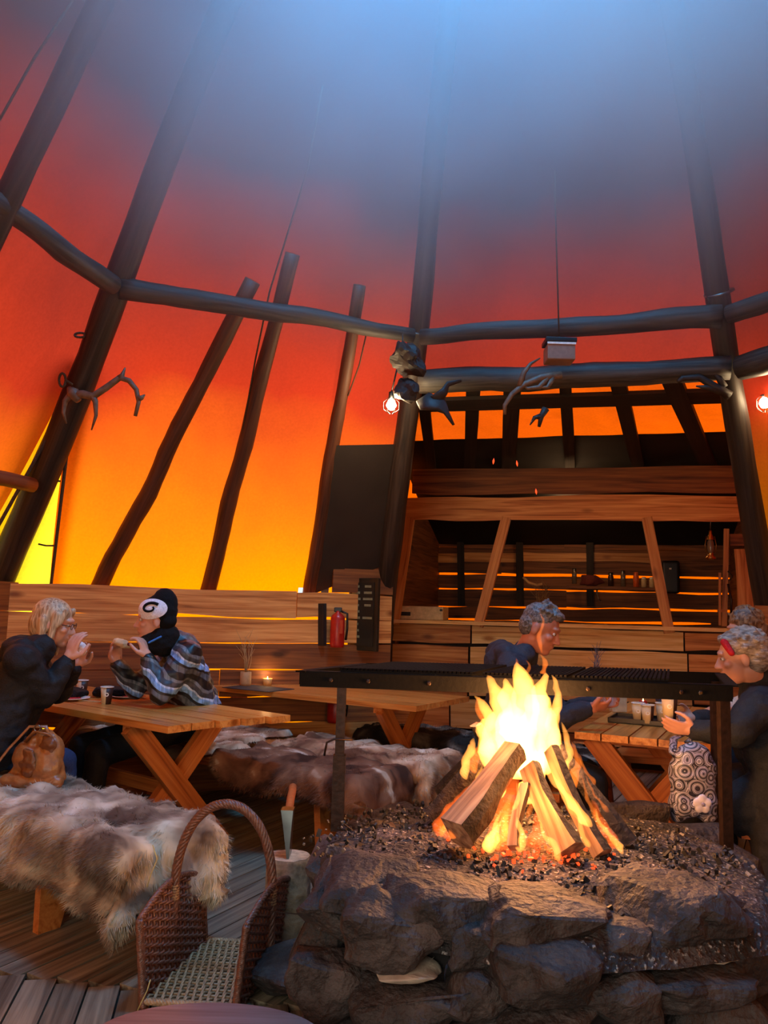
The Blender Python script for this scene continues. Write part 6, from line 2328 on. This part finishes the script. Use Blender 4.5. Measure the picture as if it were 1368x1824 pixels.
tube('strap', [bb + Vector((-.06, -.03, .20)), bb + Vector((-.01, -.05, .25)), bb + Vector((.05, -.05, .24)), bb + Vector((.08, -.02, .2))], .010, M_leather, t, n=6, flat=.5)
vs, fs = tube_mesh([(.014 * math.cos(a), 0, .014 * math.sin(a)) for a in np.linspace(0, 6.28, 15)], .003, 6)
put('buckle', mesh('bk', vs, fs), M_steel, t, Matrix.Translation(bb + Vector((.0, -.05, .265))), smooth=True)


def floral():
    m, nt, bs = newmat('circle_print_fabric')
    tc = node(nt, 'ShaderNodeTexCoord')
    vo = node(nt, 'ShaderNodeTexVoronoi'); vo.inputs['Scale'].default_value = 19
    L(nt, tc.outputs['Object'], vo.inputs['Vector'])
    mt = node(nt, 'ShaderNodeMath', operation='MULTIPLY'); L(nt, vo.outputs['Distance'], mt.inputs[0]); mt.inputs[1].default_value = 3.6
    sp = node(nt, 'ShaderNodeSeparateColor'); L(nt, vo.outputs['Color'], sp.inputs[0])
    ad = node(nt, 'ShaderNodeMath', operation='ADD'); L(nt, mt.outputs[0], ad.inputs[0]); L(nt, sp.outputs[0], ad.inputs[1])
    fr = node(nt, 'ShaderNodeMath', operation='FRACT'); L(nt, ad.outputs[0], fr.inputs[0])
    rp = ramp(nt, fr.outputs[0], [(0, '#d8d4e0'), (.10, '#2a2630'), (.42, '#26222c'), (.48, '#9a94a6'), (.62, '#5c5668'), (.8, '#c8c4d4'), (.88, '#3a3644')])
    L(nt, rp.outputs[0], bs.inputs['Base Color'])
    bs.inputs['Roughness'].default_value = .45
    return m


M_floral = floral()
p = at(1234, 1392, 3.34)
t = thing('patterned_bag', 'black and white circle patterned bag hanging beside right grill post', 'bag', p)
me = organic([('e', p + Vector((0, 0, .03)), (.098, .05, .13)), ('c', p + Vector((-.05, 0, -.09)), p + Vector((.05, 0, -.09)), .05, .05), ('c', p + Vector((-.06, 0, -.12)), p + Vector((-.05, 0, .05)), .04, .035), ('c', p + Vector((.055, 0, -.12)), p + Vector((.05, 0, .05)), .04, .035)], .008, 3, .008, 16)
put('bag_body', me, M_floral, t, smooth=True)
fl = []
for i in range(5):
    a = i * 2 * math.pi / 5 + .3
    fl.append(('e', p + Vector((.015 + .020 * math.cos(a), -.056, -.075 + .020 * math.sin(a))), (.019, .008, .019)))
put('flower_patch', organic(fl, .003, 1), simple('pale_flower', '#c8c2d0', .5), t, smooth=True)
put('flower_heart', organic([('e', p + Vector((.015, -.064, -.075)), (.008, .005, .008))], .002, 1), simple('mauve_dot', '#8a8098', .5), t, smooth=True)
tube('strap', [p + Vector((-.07, 0, .10)), at(1198, 1340, 3.34), at(1200, 1316, 3.42), at(1215, 1308, 3.52), at(1235, 1312, 3.60), p + Vector((.02, .10, .14))], .016, M_floral, t, n=8, flat=.4)
